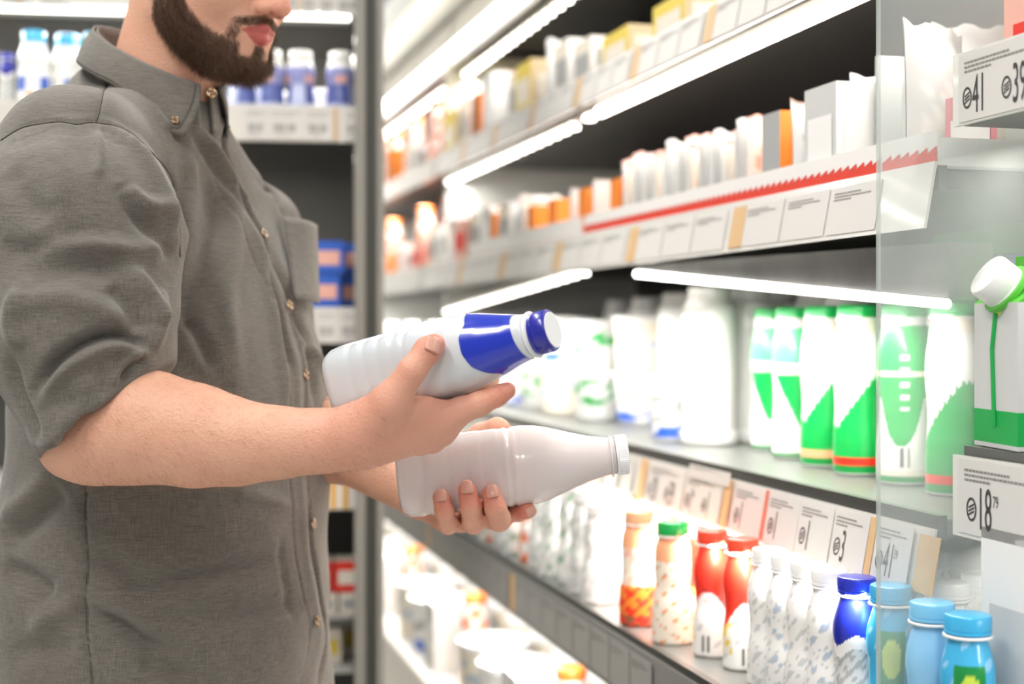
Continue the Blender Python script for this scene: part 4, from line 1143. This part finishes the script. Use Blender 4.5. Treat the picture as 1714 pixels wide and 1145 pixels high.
# ---- display tray on the shelf above and what stands in it
zR2 = ZT['R2']; TA = .745
TRW = mat('white_tray_card', 'f3f1ee', .45); TRR = mat('red_tray_print', 'e2391f', .45)
segs = [(S0+.012, s_of(1478, TA), 'nearest cardboard tray with a red sawtooth band, behind the clear screen'), (s_of(1477, TA)+.004, s_of(978, TA), 'long white cardboard tray with a red sawtooth band along the shelf front'), (s_of(972, TA), s_of(735, TA), 'far white cardboard tray with a thin red line')]
for (a0, a1, lb) in segs:
    t = root_at('display_tray'); tag(t, lb, 'tray')
    z0, z1 = zR2+.001, H+.188
    m = MB(); bx(m, TA, TA+.003, a0, a1, z0, z1); m.build('front_panel', TRW, t); m = MB(); bx(m, TA+.003, TA+.25, a0, a1, z0, z0+.003); m.build('tray_floor', TRW, t)
    m = MB()
    for s_ in (a0, a1-.003): bx(m, TA+.003, TA+.2, s_, s_+.003, z0, z0+.03)
    m.build('side_panel', TRW, t)
    m = MB(); n = max(4, int((a1-a0)/.016)); e = .0008; far = a0 > 2
    for i in range(n):
        s0 = a0+(a1-a0)*i/n; s1 = a0+(a1-a0)*(i+1)/n; zz = z0+(.016 if not far else .008); zt = zz+(.006 if not far else 0)
        m.add([(TA-e, s0, z0), (TA-e, s1, z0), (TA-e, s1, zz), (TA-e, s0, zt)], [(0, 3, 2, 1)])
    m.build('red_band', TRR, t)
zi = zR2+.005
box_proto('ocard', .045, .10, .095, 'orange', 'orange', 'orange', 'card_packet', 'packet', 'card_body'); box_proto('wbox', .075, .10, .115, 'lgrey', 'white', 'white', band='white'); box_proto('obox', .05, .09, .105, 'grey', 'orange', 'orange')
box_proto('div', .006, .10, .095, 'grey', 'lgrey', 'grey', 'shelf_divider', 'divider', 'plate'); box_proto('ybox', .12, .12, .085, 'yellow', 'beige', 'yellow', band='cream'); box_proto('gbox', .09, .1, .11, 'cream', 'white', 'lgrey', band='grey'); box_proto('brbox', .07, .1, .12, 'brown', 'orange', 'brown'); box_proto('pbox', .12, .12, .10, 'pink', 'pink', 'pink', band='red')
sachet_proto('sw', .085, .115, .012, 'white', 'pink', 1); sachet_proto('sg', .09, .12, .014, 'lgrey', 'white', 2); sachet_proto('sr', .085, .105, .012, 'cream', 'red', 3); sachet_proto('big', .12, .15, .045, 'lgrey', 'white', 4); sachet_proto('brn', .10, .11, .03, 'white', 'brown', 5)
A2 = .80
putp('obox', 1347, A2, zi, 'orange packet with a grey edge, tallest orange one in the tray'); putp('wbox', 1440, A2, zi, 'white box with a grey edge standing right of the orange packet')
putp('brn', 1385, A2-.005, zi, 'pouch with brown food print leaning between the orange packet and white box', rz=.15)
putp('big', 1500, A2+.01, zi, 'pale crumpled pouch just right of the white box'); putp('big', 1566, A2+.035, zi, 'grey crumpled pouch seen through the clear screen', rz=.5, sc=(1, 1, 1.1)); putp('div', 1535, A2, zi, 'pale upright divider left of the grey crumpled pouch', sc=(1, 1, 1.5))
s = s_of(1306, A2)+.01; j = 0; send = s_of(1092, A2)
while s < send:
    o = put(['sw', 'sg', 'sw', 'sr', 'sw', 'sg'][j % 6], A2, s, zi, 'thin pale foil sachet standing in the packed row of the tray', 'foil sachets packed in the tray', rz=random.uniform(-.12, .12), rx=0, sc=(1, 1, random.uniform(.82, 1.02)))
    s += .0200; j += 1
for i, (px, k) in enumerate(((1078, 'ocard'), (1040, 'div'), (1022, 'ocard'), (1000, 'div'), (968, 'ocard'), (930, 'ocard'))):
    putp(k, px, A2, zi, {'ocard': 'orange card packet', 'div': 'grey divider plate'}[k]+[' nearest, right beside the sachets', ' left of the nearest orange packet', ' second from the sachets', ' left of the second orange packet', ' third from the sachets', ' fourth from the sachets, above the tray gap'][i], sc=(1, 1, [.88, .95, .85, .92, .82, .82][i]))
s = s_of(930, A2)+.07; j = 0
while s < S1_-.05:
    put(['sr', 'sg', 'sw', 'gbox', 'ocard', 'wbox', 'gbox', 'pbox', 'wbox'][j % 9], A2, s, zi, 'blurred packet or pouch at the far end of the tray shelf', 'distant packets on the tray shelf', sc=(1, 1, .9)); s += [.03, .03, .07, .09, .06, .10, .10, .13, .10][j % 9]; j += 1
putp('pbox', 800, .99, zi, 'pink and white pack piled high at the far back of the tray shelf', sc=(1.2, 2.4, 1.35)) 

# ---- upper shelf and top shelf
zR1 = ZT['R1']; zR0 = ZT['R0']
up = [('ybox', 1085, 'yellow box at the front of the upper shelf, above the light gap', .86), ('gbox', 1018, 'white printed box left of the yellow box on the upper shelf', .85)]
for k, px, lb, A in up: putp(k, px, A, zR1+.001, lb, sc=(1, 1.1, .8))
putp('ybox', 1180, .86, zR1+.001, 'yellow and cream box nearest on the upper shelf, cut off by the photo top')
s = s_of(1018, .85)+.13; j = 0
up_seq = ['gbox', 'sg', 'ybox', 'gbox', 'sw', 'wbox', 'brbox', 'gbox', 'ybox', 'gbox', 'brbox', 'pbox', 'ocard', 'brbox']
while s < S1_-.06:
    put(up_seq[j % 14], .85, s, zR1+.001, 'out-of-focus pack in the row along the upper shelf', 'packs along the upper shelf', sc=(1, 1, 1.0+.15*(j % 3))); s += .115; j += 1
s = S0+1.1; j = 0
while s < S1_+1.3:
    put(['gbox', 'wbox', 'big', 'gbox', 'big', 'wbox'][j % 6], .90, s, zR0+.001, 'pale blurred pack on the topmost shelf', 'pale packs on the topmost shelf', sc=(1, 1.2, 1.5)); s += .17; j += 1
# far unit beyond the divider
for zz, ks in ((zR3, ['tubB', 'mixw', 'tubC', 'mixg']), (zR4, ['mixo', 'mixw', 'tubA', 'mixg']), (zR2+.001, ['mixo', 'pbox', 'mixo', 'gbox', 'ocard']), (zR1+.001, ['mixo', 'mixo', 'gbox', 'mixo', 'brbox'])):
    s = S1_+.10; j = 0
    while s < S2_-.1:
        put(ks[j % len(ks)], .84, s, zz, 'pack or bottle in the far unit beyond the shelf end, heavily blurred', 'goods in the far shelving unit', rz=j*.7 if ks[j % len(ks)][0] in 'tm' else 0, sc=(1.3, 1.3, 1.3) if ks[j % len(ks)][0] == 'm' else None); s += .17; j += 1
# back rows on the bottom deck
s = S0+.8; j = 0
while s < S2_-.2:
    put(['tubC', 'mixo', 'wbox', 'tubA'][j % 4], .68, s, .581, 'white pot or pack on the bottom deck below the lowest shelf', 'goods on the bottom deck', sc=1.2); put('tubC', .83, s+.03, .581, 'white pot in the second row of the bottom deck', 'second row on the bottom deck', sc=1.2); s += .16; j += 1

# ---- nearer unit
def carton(label, loc, w=.075, h=.20, rz=0):
    r = empty('milk_carton'); m = MB(); d = w; hh = h*.82
    lv = [0, .004, .034, .035, hh]
    for a, b in zip(lv, lv[1:]):
        col = C_['lgrey'] if a == 0 else (C_['green'] if a < .030 else C_['lgrey'])
        for i in range(4):
            q = [(-d/2, -w/2), (d/2, -w/2), (d/2, w/2), (-d/2, w/2)]; p0, p1 = q[i], q[(i+1) % 4]
            m.add([(*p0, a), (*p1, a), (*p1, b), (*p0, b)], [(0, 1, 2, 3)], col)
    m.build('carton_body', colmat('printed_card', .5), r)
    g = MB(); g.add([(-d/2, -w/2, hh), (d/2, -w/2, hh), (d/2, w/2, hh), (-d/2, w/2, hh), (0, -w/2, h), (0, w/2, h), (0, -w/2, h+.015), (0, w/2, h+.015)], [(0, 1, 4), (2, 3, 5), (0, 4, 5, 3), (1, 2, 5, 4), (4, 6, 7, 5)]); g.build('gable_top', mat('green_card', '58b83c', .5), r)
    g = MB()
    g.tube([(-d/2-.001, 0, .02), (-d/2-.001, .004, .09), (-d/2-.001, -.004, .13)], .0022, 6, C_['green']); g.lathe([(.001, .0), (.009, .012), (.007, .028), (.001, .04)], 12, lambda a, z, rr: C_['lime'], x=-d/2+.004, y=-.006, z=.115); g.build('printed_plant', colmat('printed_card', .5), r)
    cp = cap_mesh(.0215, .024, 36, 0, .0005).build('screw_cap', capmat('white'), r, ang=35); cp.location = (-d/4-.012, -.004, hh+.012); cp.rotation_euler = (0, -.95, 0)
    g = MB(); g.lathe([(.023, -.004), (.025, -.002), (.025, .002), (.020, .003)], 36); g.build('cap_collar', mat('green_card', '58b83c', .5), cp, ang=40)
    tag(r, label, 'carton'); r.location = loc; r.rotation_euler.z = YAW+rz; return r
carton('gable-top carton with white screw cap and green base, nearest on the right', aisle(.800, 1.122, H-.109), .082, .160, rz=-.12)
bottle_proto('bl', kef(), c_mixed(3, ('white', 'lgrey', 'green')), 'navy', .0262, .0155)
putp('bl', 1700, .95, zR3, 'tall blue-capped bottle behind the clear screen, above the screw-cap carton', sc=1.25)
put('pbox', .822, 1.058, H+.206, 'pink box with a red panel at the top right edge of the photo')
putp('big', 1640, .86, zi, 'large pale pouch behind the screen beside the top right price ticket', sc=(1, 1, 1.25))
box_proto('gp', .09, .09, .16, 'dgreen', 'green', 'grey', name='tall_carton', cat='carton', part='carton_body', band='white'); box_proto('rp', .09, .09, .080, 'rose', 'cream', 'rose', band='white')
putp('gp', 1650, .99, zR3, 'tall green carton behind the screen near the right edge', sc=(1, 1, 1.88)); putp('gp', 1740, 1.02, zR3, 'second tall green carton behind the screen, cut by the right edge', sc=(1, 1, 1.9))
putp('rp', 1690, .86, zi, 'pink and cream pack behind the screen under the top right ticket'); putp('ocard', 1725, .90, zi, 'orange pack behind the screen at the right edge')
box_proto('lowbox', .11, .13, .26, 'white', 'lgrey', 'white', name='white_carton', cat='carton', part='carton_body', band='lgrey')
put('lowbox', .805, 1.065, zR4+.001, 'large white carton with a grey side at the bottom right corner', sc=(1, 1, .85))
# ================================================================== price tickets
TAGP = mat('ticket_paper', 'dad7d2', .6); INK = mat('ticket_ink', '3c3a3a', .7); TAN = mat('tan_ticket', 'd9b483', .6); RTAG = mat('red_ticket', 'dd7a66', .6)
_tc = {}
def text_geo(t):
    if t in _tc: return _tc[t]
    cu = bpy.data.curves.new('t', 'FONT'); cu.body = t; cu.size = 1; cu.resolution_u = 3; o = bpy.data.objects.new('t', cu); COL.objects.link(o)
    bpy.context.view_layer.update(); me = bpy.data.meshes.new_from_object(o.evaluated_get(bpy.context.evaluated_depsgraph_get()))
    V_ = [tuple(v.co) for v in me.vertices]; F_ = [tuple(p.vertices) for p in me.polygons]; bpy.data.objects.remove(o); bpy.data.meshes.remove(me); _tc[t] = (V_, F_); return _tc[t]
def put_text(m, t, x, y, size, wx=.62, n=0):
    V_, F_ = text_geo(t); m.add([(-n, -(x+a*size*wx), y+b*size) for a, b, c in V_], F_); return x+max(a for a, b, c in V_)*size*wx
def ring_sym(m, x, y, r):
    vs = []; n = 20
    for k in range(n):
        a = 2*PI*k/n; vs += [(0, -(x+r*.72*math.cos(a)), y+r*math.sin(a)), (0, -(x+r*.55*math.cos(a)), y+r*.8*math.sin(a))]
    m.add(vs, [(2*k, 2*((k+1) % n), 2*((k+1) % n)+1, 2*k+1) for k in range(n)])
    for dy in (-.3, 0, .3): m.add([(0, -(x-r*.4), y+r*(dy-.25)), (0, -(x-r*.4), y+r*(dy-.1)), (0, -(x+r*.4), y+r*(dy+.25)), (0, -(x+r*.4), y+r*(dy+.1))], [(0, 1, 2, 3)])
def price_tag(A, s, ztop, w, h, big, small, label, group=None, tilt=.012/.066, card=None):
    """s is the ticket's left edge as the shopper sees it"""
    r = empty('price_ticket', aisle(A, s, ztop), YAW); r.rotation_euler = (0, 0, YAW)
    q = Matrix.Rotation(YAW, 4, 'Z') @ Matrix.Rotation(math.atan(tilt), 4, 'Y'); r.rotation_euler = q.to_euler()
    m = MB(); m.box(0, .0006, -w, 0, -h, 0); m.build('card', card or TAGP, r)
    m = MB(); x0 = w*.10
    if big:
        for k, (t, sm) in enumerate(zip(big, small)):
            x = w*(.07+k*.48) if len(big) > 1 else w*.12
            ring_sym(m, x+h*.09, -h*.66, h*.16); e = put_text(m, t, x+h*.22, -h*.90, h*.80, .42)
            if sm: put_text(m, sm, e+h*.03, -h*.58, h*.22, .55)
    m2 = MB()
    for k, (a, b) in enumerate(((.08, .62), (.08, .80), (.08, .40))):
        yy = -h*(.13+.065*k); x = w*a
        while x < w*b:
            l = random.uniform(.010, .045)*w+.0008; m2.add([(0, -x, yy), (0, -(x+l), yy), (0, -(x+l), yy-h*.028), (0, -x, yy-h*.028)], [(0, 3, 2, 1)]); x += l+.0010
    o = m2.build('small_print', mat('faded_ticket_ink', '8b8884', .7), r); o.location = (-.0005, 0, 0)
    if big: o = m.build('print', INK, r); o.location = (-.0005, 0, 0)
    tag(r, label, 'price tag', group); return r
def strip_tag(A, s, ztop, w, h, mt, label, group, tilt=.012/.066):
    m = MB(); m.box(-.0003, .0005, -w, 0, -h, 0); o = m.build('ticket_divider', mt); o.location = aisle(A, s, ztop)
    o.rotation_euler = (Matrix.Rotation(YAW, 4, 'Z') @ Matrix.Rotation(math.atan(tilt), 4, 'Y')).to_euler(); tag(o, label, 'price tag', group)
def S(px, A=.739): return s_of(px, A)
zt = H-.1935; At = .739
row = [(1155, 1199, ['1', '1'], ['79', ''], 'ticket with two prices left of the tan strip near the white cap'), (1092, 1152, ['20', '39'], ['', ''], 'ticket with 20 and 39 just right of the held bottle cap'), (1050, 1066, None, None, 'ticket partly hidden behind the held bottle cap'),
       (1236, 1286, ['1'], [''], 'ticket with a single 1 right of the tan strip'), (1293, 1345, ['1'], [''], 'ticket with a single 1 right of the red strip'), (1346, 1402, ['1'], [''], 'ticket with a single 1 left of the 3 ticket'),
       (1404, 1462, ['3'], [''], 'ticket with a single 3 left of the screen'), (1475, 1535, ['41'], ['39'], 'ticket reading 41 39 seen through the clear screen')]
row[0] = (1155, 1215, ['1', '1'], ['79', ''], row[0][4])
for a, b, bg, sm, lb in row: price_tag(At-.0028, S(a), zt, S(a)-S(b), .060, bg, sm or [], lb)
for px, mt_, lb in ((1219, TAN, 'tan strip between the two-price ticket and the single 1 ticket'), (1078, TAN, 'tan strip nearest the white bottle cap'), (1464, TAN, 'tan strip between the 3 ticket and the clear screen')): strip_tag(At-.003, S(px), zt, S(px)-S(px+10), .060, mt_, lb, None)
strip_tag(At-.003, S(1287), zt, S(1287)-S(1292), .060, RTAG, 'thin red strip between the two single 1 tickets', None)
strip_tag(At-.003, S(1545), zt-.004, S(1545)-S(1580), .055, TAN, 'wide tan card at the right end of the ticket rail', None)
price_tag(At-.004, S(1160)+.0, zt+.010, S(1160)-S(1228), .018, None, None, 'small paper slip raised above the ticket rail', None)
s = S(1050)+.02; j = 0
while s < S1_-.1:
    price_tag(At-.0028, s+.055, zt, .055, .060, ['%d' % (j % 3+1)] if False else None, None, 'blurred price ticket far down the middle rail', 'distant tickets on the middle rail'); s += .075; j += 1
def far_row(A, ztop, h, s0, s1, step, lb, grp, tilt, tans=4, card=None):
    s = s0; j = 0
    while s < s1:
        if j % tans == tans-1: strip_tag(A-.0032, s+step*.3, ztop, step*.35, h, TAN, lb.replace('price ticket', 'tan ticket strip'), grp+' (tan)', tilt); s += step*.45
        else: price_tag(A-.0028, s+step*.97, ztop, step*.95, h, None, None, lb, grp, tilt, card=card); s += step
        j += 1
far_row(.778, H+.441, .054, S0+.35, S1_-.1, .085, 'blurred price ticket on the upper rail above the light strip', 'tickets on the upper rail', .012/.060)
far_row(.741, H+.150, .052, S0+.10, S1_-.1, .110, 'pale price ticket on the wide rail under the red-banded tray', 'tickets on the tray rail', .012/.064)
far_row(.625, H-.412, .060, S0+.45, S1_-.1, .080, 'blurred price ticket on the lowest grey rail', 'tickets on the lowest rail', 0, 9, mat('grey_ticket_paper', '9c9a95', .6))
# nearer unit's large tickets
An_ = .741
price_tag(An_-.001, s_of(1606, An_), H-.120, .125, .068, ['18'], ['79'], 'large price ticket reading 18 79 at the right edge, below the carton', None, 0)
price_tag(An_-.001, s_of(1606, An_), H+.250, .125, .062, ['41', '39'], ['', ''], 'large price ticket reading 41 39 at the top right', None, 0)
# ================================================================== upright glass-door fridge behind the man
FY = math.radians(7.4); FO = Vector(((605-CX0)/FPX*2.5, 2.5, 0))
fr = empty('upright_fridge', FO, FY); tag(fr, 'tall upright fridge with dark interior and lit shelves behind the man', 'refrigerator')
FRM = mat('grey_door_frame', '8f8b84', .4, metal=.2); FRD = mat('dark_door_seal', '55564f', .5); INT = mat('fridge_interior', '4b4945', .6)
# x runs to the right along the front (negative = towards the left), y into the fridge
W_ = 1.45
m = MB(); m.box(-.012, .006, -.03, .02, .05, 2.1); m.build('door_frame', FRM, fr); m = MB(); m.box(.006, .026, -.02, .35, .05, 2.1); m.build('side_panel', FRD, fr)
m = MB(); m.box(.026, .038, -.04, .0, .05, 2.1); m.build('outer_trim', FRM, fr)
m = MB(); m.box(-W_, .006, .33, .35, .05, 2.1); m.box(-W_-.02, -W_, 0, .35, .05, 2.1); m.box(-W_, .026, -.02, .35, 2.1, 2.16); m.box(-W_, .026, 0, .35, 0, .06); m.build('cabinet_shell', INT, fr)
PAN = mat('ticket_panel', 'dcd8d0', .5)
fz = [(.610, .552, True), (.388, .325, False), (.035, -.028, False), (-.270, -.320, False), (-.512, -.520, False)]
for (t, b, l) in fz:
    m = MB(); m.box(-W_, -.014, .02, .32, H+t-.012, H+t); sh = m.build('shelf', mat('fridge_shelf', 'b9b8b2', .4), fr)
    m = MB(); m.box(-W_, -.014, -.0, .008, H+b, H+t); m.build('price_rail', PAN if t-b > .02 else FRD, sh)
m = MB(); m.box(-W_, -.02, .002, .02, H+.542, H+.555); m.build('light_strip', mat('fridge_led', 'ffffff', .3, emit='fffaf0', es=5), fr)
Lr = Matrix.Rotation(FY, 4, 'Z')
def fp_(x, y, z): return FO+(Lr @ Vector((x, y, 0)))+Vector((0, 0, z))
def fx(px, y=.08):
    # local x whose pixel column is px at depth y
    k = (px-CX0)/FPX; c, s = math.cos(FY), math.sin(FY)
    return (k*(FO.y+y*c)-FO.x+y*s)/(c-k*s)
arealamp('fridge_light', fp_(-.5, .12, H+.53), (0, 0, FY), 1.0, .05, 4); arealamp('fridge_light', fp_(-.5, .10, H+.31), (0, 0, FY), 1.0, .05, 2.2); arealamp('fridge_light', fp_(-.5, .06, H-.05), (0, 0, FY), 1.0, .05, 1.6)  # lower lamps have no strip; added to lighten the black interior
FREG = []
def putf(key, px, z, label, group=None, y=.08, sc=None, rz=0):
    f = foot(key, sc, PI/2+rz*0)
    for k in range(30):
        if not clash(FREG, fx(px, y), y, z, f): break
        y += .005
    FREG.append((fx(px, y), y, z, f))
    r, used = PROTO[key][:2]; o = r if not used else copy_tree(r); PROTO[key][1] = True
    o.location = fp_(fx(px, y), y, z); o.rotation_euler = (0, 0, FY+PI/2+rz)
    if sc: o.scale = sc if hasattr(sc, '__len__') else (sc,)*3
    o['label'] = label
    if group: o['group'] = group
    elif 'group' in o: del o['group']
BP = [(.020, 0), (.0255, .002), (.026, .02), (.0235, .045), (.026, .07), (.0215, .088), (.018, .094)]
def c_bb(a, z, r): return (.08, .11, .36) if .012 < z < .048 and math.sin(a*2) > -.6 else (C_['white'] if z > .078 else (C_['pink'] if .05 < z < .062 and math.sin(a*3+1) > .3 else ((.30, .32, .62) if z > .048 else (.5, .55, .78))))
bottle_proto('bb', BP, c_bb, 'white', .0205, .014, 36, .003)
def c_cb(a, z, r): return (C_['blue'] if math.sin(a*4) > .2 else C_['white']) if .022 < z < .045 else (C_['orange'] if .012 < z < .018 and math.sin(a*3) > .5 else C_['white'])
bottle_proto('cb', [(.026, 0), (.031, .002), (.031, .045), (.0285, .060), (.030, .075), (.022, .093), (.020, .098)], c_cb, 'cyan', .0215, .018, 36, .003)
z1 = H+.389
for px, lb in ((57, 'white bottle with cyan cap left of the taller one behind the shoulder'), (113, 'white bottle with cyan cap, middle of three behind the shoulder'), (160, 'white bottle with cyan cap half hidden by the collar')): putf('cb', px, z1, lb, rz=px, sc=(.93, .93, 1.14))
putf('navy', 12, z1, 'small dark-capped jar at the left edge of the fridge shelf', sc=.6)
for px, lb in ((452, 'blue and white bottle closest to his chin in the fridge'), (503, 'blue and white bottle in the middle behind his chin'), (570, 'blue and white bottle left of the fridge door frame')): putf('bb', px, z1, lb, rz=px*.02)
putf('bb', 603, z1, 'blue and white bottle cut by the fridge door frame', y=.10); putf('bb', 405, z1, 'blue and white bottle mostly hidden by the beard')
for i, px in enumerate((435, 480, 540, 590)): putf('tubD', px, z1, 'pale green-white pot in the second row of the fridge shelf', 'second row pots in the fridge', y=.16, sc=(.8, .8, .6))
box_proto('cup', .066, .066, .052, 'blue', 'blue', 'white', 'yoghurt_cup_pack', 'yoghurt pack', 'cup_body', band='pink')
for i, (px, zz, lb) in enumerate(((546, H+.036, 'lower left blue yoghurt pack of the stack beside the door frame'), (590, H+.036, 'lower right blue yoghurt pack of the stack beside the door frame'), (546, H+.096, 'upper left blue yoghurt pack of the stack beside the door frame'), (588, H+.096, 'upper right blue yoghurt pack of the stack beside the door frame'))): putf('cup', px, zz, lb, y=.06, sc=(1, .75 if i < 2 else .95, 1.1))
box_proto('rw', .05, .07, .055, 'red', 'red', 'cream', band='cream'); box_proto('yw', .05, .07, .062, 'cream', 'white', 'white', band='yellow')
for i, px in enumerate((530, 585)): putf('rw', px, H-.511+.038, ['red and cream pack partly hidden by the shirt, low in the fridge', 'red and cream pack beside the door frame, low in the fridge'][i], sc=(1, 1.1, 1.0)); putf('gbox', px+8, H-.511, 'grey pack under the red pack low in the fridge', 'grey packs low in the fridge', sc=(.7, .6, .33))
for i, px in enumerate((548, 590)): putf('yw', px-i*-3, H-.600, ['white and yellow box left of the pair at the fridge bottom', 'white and yellow box right of the pair at the fridge bottom'][i])
m = MB(); m.box(-W_, -.014, .02, .32, H-.612, H-.601); m.build('shelf', mat('fridge_shelf', 'b9b8b2', .4), fr)
# tickets on the fridge rails
def ftag(px0, px1, t, h, mt_, label, group, dark=True):
    r = empty('price_ticket', fp_(fx(px0, 0), -.002, H+t), FY); w = fx(px1, 0)-fx(px0, 0); m = MB(); m.box(0, w, 0, .001, -h, 0); m.build('card', mt_, r)
    if dark:
        m = MB()
        for yy, a, b, hh in ((.15, .1, .9, .05), (.28, .1, .7, .04), (.52, .15, .45, .26), (.52, .55, .8, .26), (.85, .2, .6, .04)):
            x = w*a
            while x < w*b: l = w*.05; m.add([(x, -.0006, -h*yy), (x+l, -.0006, -h*yy), (x+l, -.0006, -h*(yy+hh)), (x, -.0006, -h*(yy+hh))], [(0, 3, 2, 1)]); x += l*1.7
        m.build('print', mat('faint_ink', '8f8c88', .7), r)
    tag(r, label, 'price tag', group)
for a, b in ((410, 448), (450, 508), (510, 557), (578, 603)): ftag(a, b, .386, .058, TAGP, 'white price ticket on the fridge rail behind his chin', 'tickets on the fridge rail behind his chin')
ftag(558, 564, .386, .058, TAN, 'thin tan strip on the fridge rail behind his chin', None, False)
for a, b in ((0, 60), (62, 120), (470, 500), (505, 530), (535, 560), (562, 603)): ftag(a, b, .598, .05, TAGP, 'price ticket on the topmost fridge rail', 'tickets on the top fridge rail')
ftag(30, 36, .598, .05, TAN, 'tan strip on the topmost fridge rail at left', None, False); ftag(498, 503, .598, .05, TAN, 'tan strip on the topmost fridge rail at right', None, False)
for a, b in ((530, 565), (568, 603)): ftag(a, b, .033, .06, TAGP, 'price ticket on the fridge rail below the blue yoghurt packs', 'tickets below the yoghurt packs')
for i, (a, b) in enumerate(((553, 563), (573, 583))): ftag(a, b, -.271, .047, mat('amber_card', 'd9a548', .6), 'amber strip on the fridge rail under his forearm', 'amber strips under his forearm', False)
for a, b in ((563, 573), (584, 603)): ftag(a, b, -.271, .047, TAGP, 'white ticket on the fridge rail under his forearm', 'white tickets under his forearm', False)

# ================================================================== the shop: floor, walls, far chest freezer, ceiling lamps
def st(o): o['kind'] = 'structure'; return o
m = MB(); m.box(-4, 4.5, -2, 9, -.05, 0); st(m.build('floor', mat('pale_floor_tile', 'd9d6cf', .25, noise=(2, 'cfccc4', 4))))
m = MB(); m.box(-4, 4.5, 9, 9.1, 0, 3.2); st(m.build('wall_back', mat('cream_wall', 'dedbd0', .7)))
m = MB(); m.box(4.5, 4.6, -2, 9.1, 0, 3.2); st(m.build('wall_right', mat('cream_wall')))
m = MB(); m.box(-4.1, -4, -2, 9.1, 0, 3.2); st(m.build('wall_left', mat('cream_wall')))
# ceiling lamps over the aisle
CL = mat('lamp_diffuser', 'ffffff', .4, emit='fff9f0', es=3.5)
for i, (x, y) in enumerate(((-.9, .2), (-.9, 2.2), (-.9, 4.4), (-.9, 6.6), (.1, -1.2))):
    l = empty('ceiling_light', (x, y, 2.95)); tag(l, 'long white linear lamp hanging over the aisle', 'lamp', 'ceiling lamps')
    m = MB(); m.box(-.08, .08, -.7, .7, 0, .06); m.build('lamp_housing', WHP, l); m = MB(); m.box(-.07, .07, -.69, .69, -.008, .0); m.build('diffuser', CL, l); m = MB(); m.box(-.004, .004, -.5, -.492, .06, .3); m.box(-.004, .004, .492, .5, .06, .3); m.build('suspension', FRM, l)
for x, y, e in ((-.9, .2, 30), (-.9, 2.2, 26), (-.9, 4.8, 55), (.1, -1.2, 30)): arealamp('aisle_light', (x, y, 2.92), (0, 0, 0), .3, 1.4, e, (1, .97, .93))
w = bpy.data.worlds.new('world'); SC.world = w; w.use_nodes = True; bg = w.node_tree.nodes['Background']; bg.inputs[0].default_value = (.93, .96, 1, 1); bg.inputs[1].default_value = .42
# ================================================================== camera and view
cam = bpy.data.cameras.new('camera'); co = bpy.data.objects.new('camera', cam); COL.objects.link(co)
co.location = (0, 0, H); co.rotation_euler = (PI/2, 0, 0)
cam.sensor_width = 36; cam.lens = 36*FPX/1714; cam.shift_y = -(572.5-HY)/1714; cam.clip_start = .05
cam.dof.use_dof = True; cam.dof.focus_distance = 1.36; cam.dof.aperture_fstop = 2.9
SC.camera = co
vs = SC.view_settings; vs.view_transform = 'Standard'; vs.look = 'None'; vs.gamma = 1; vs.use_curve_mapping = False; vs.exposure = .1
print('total', time.time()-T0)
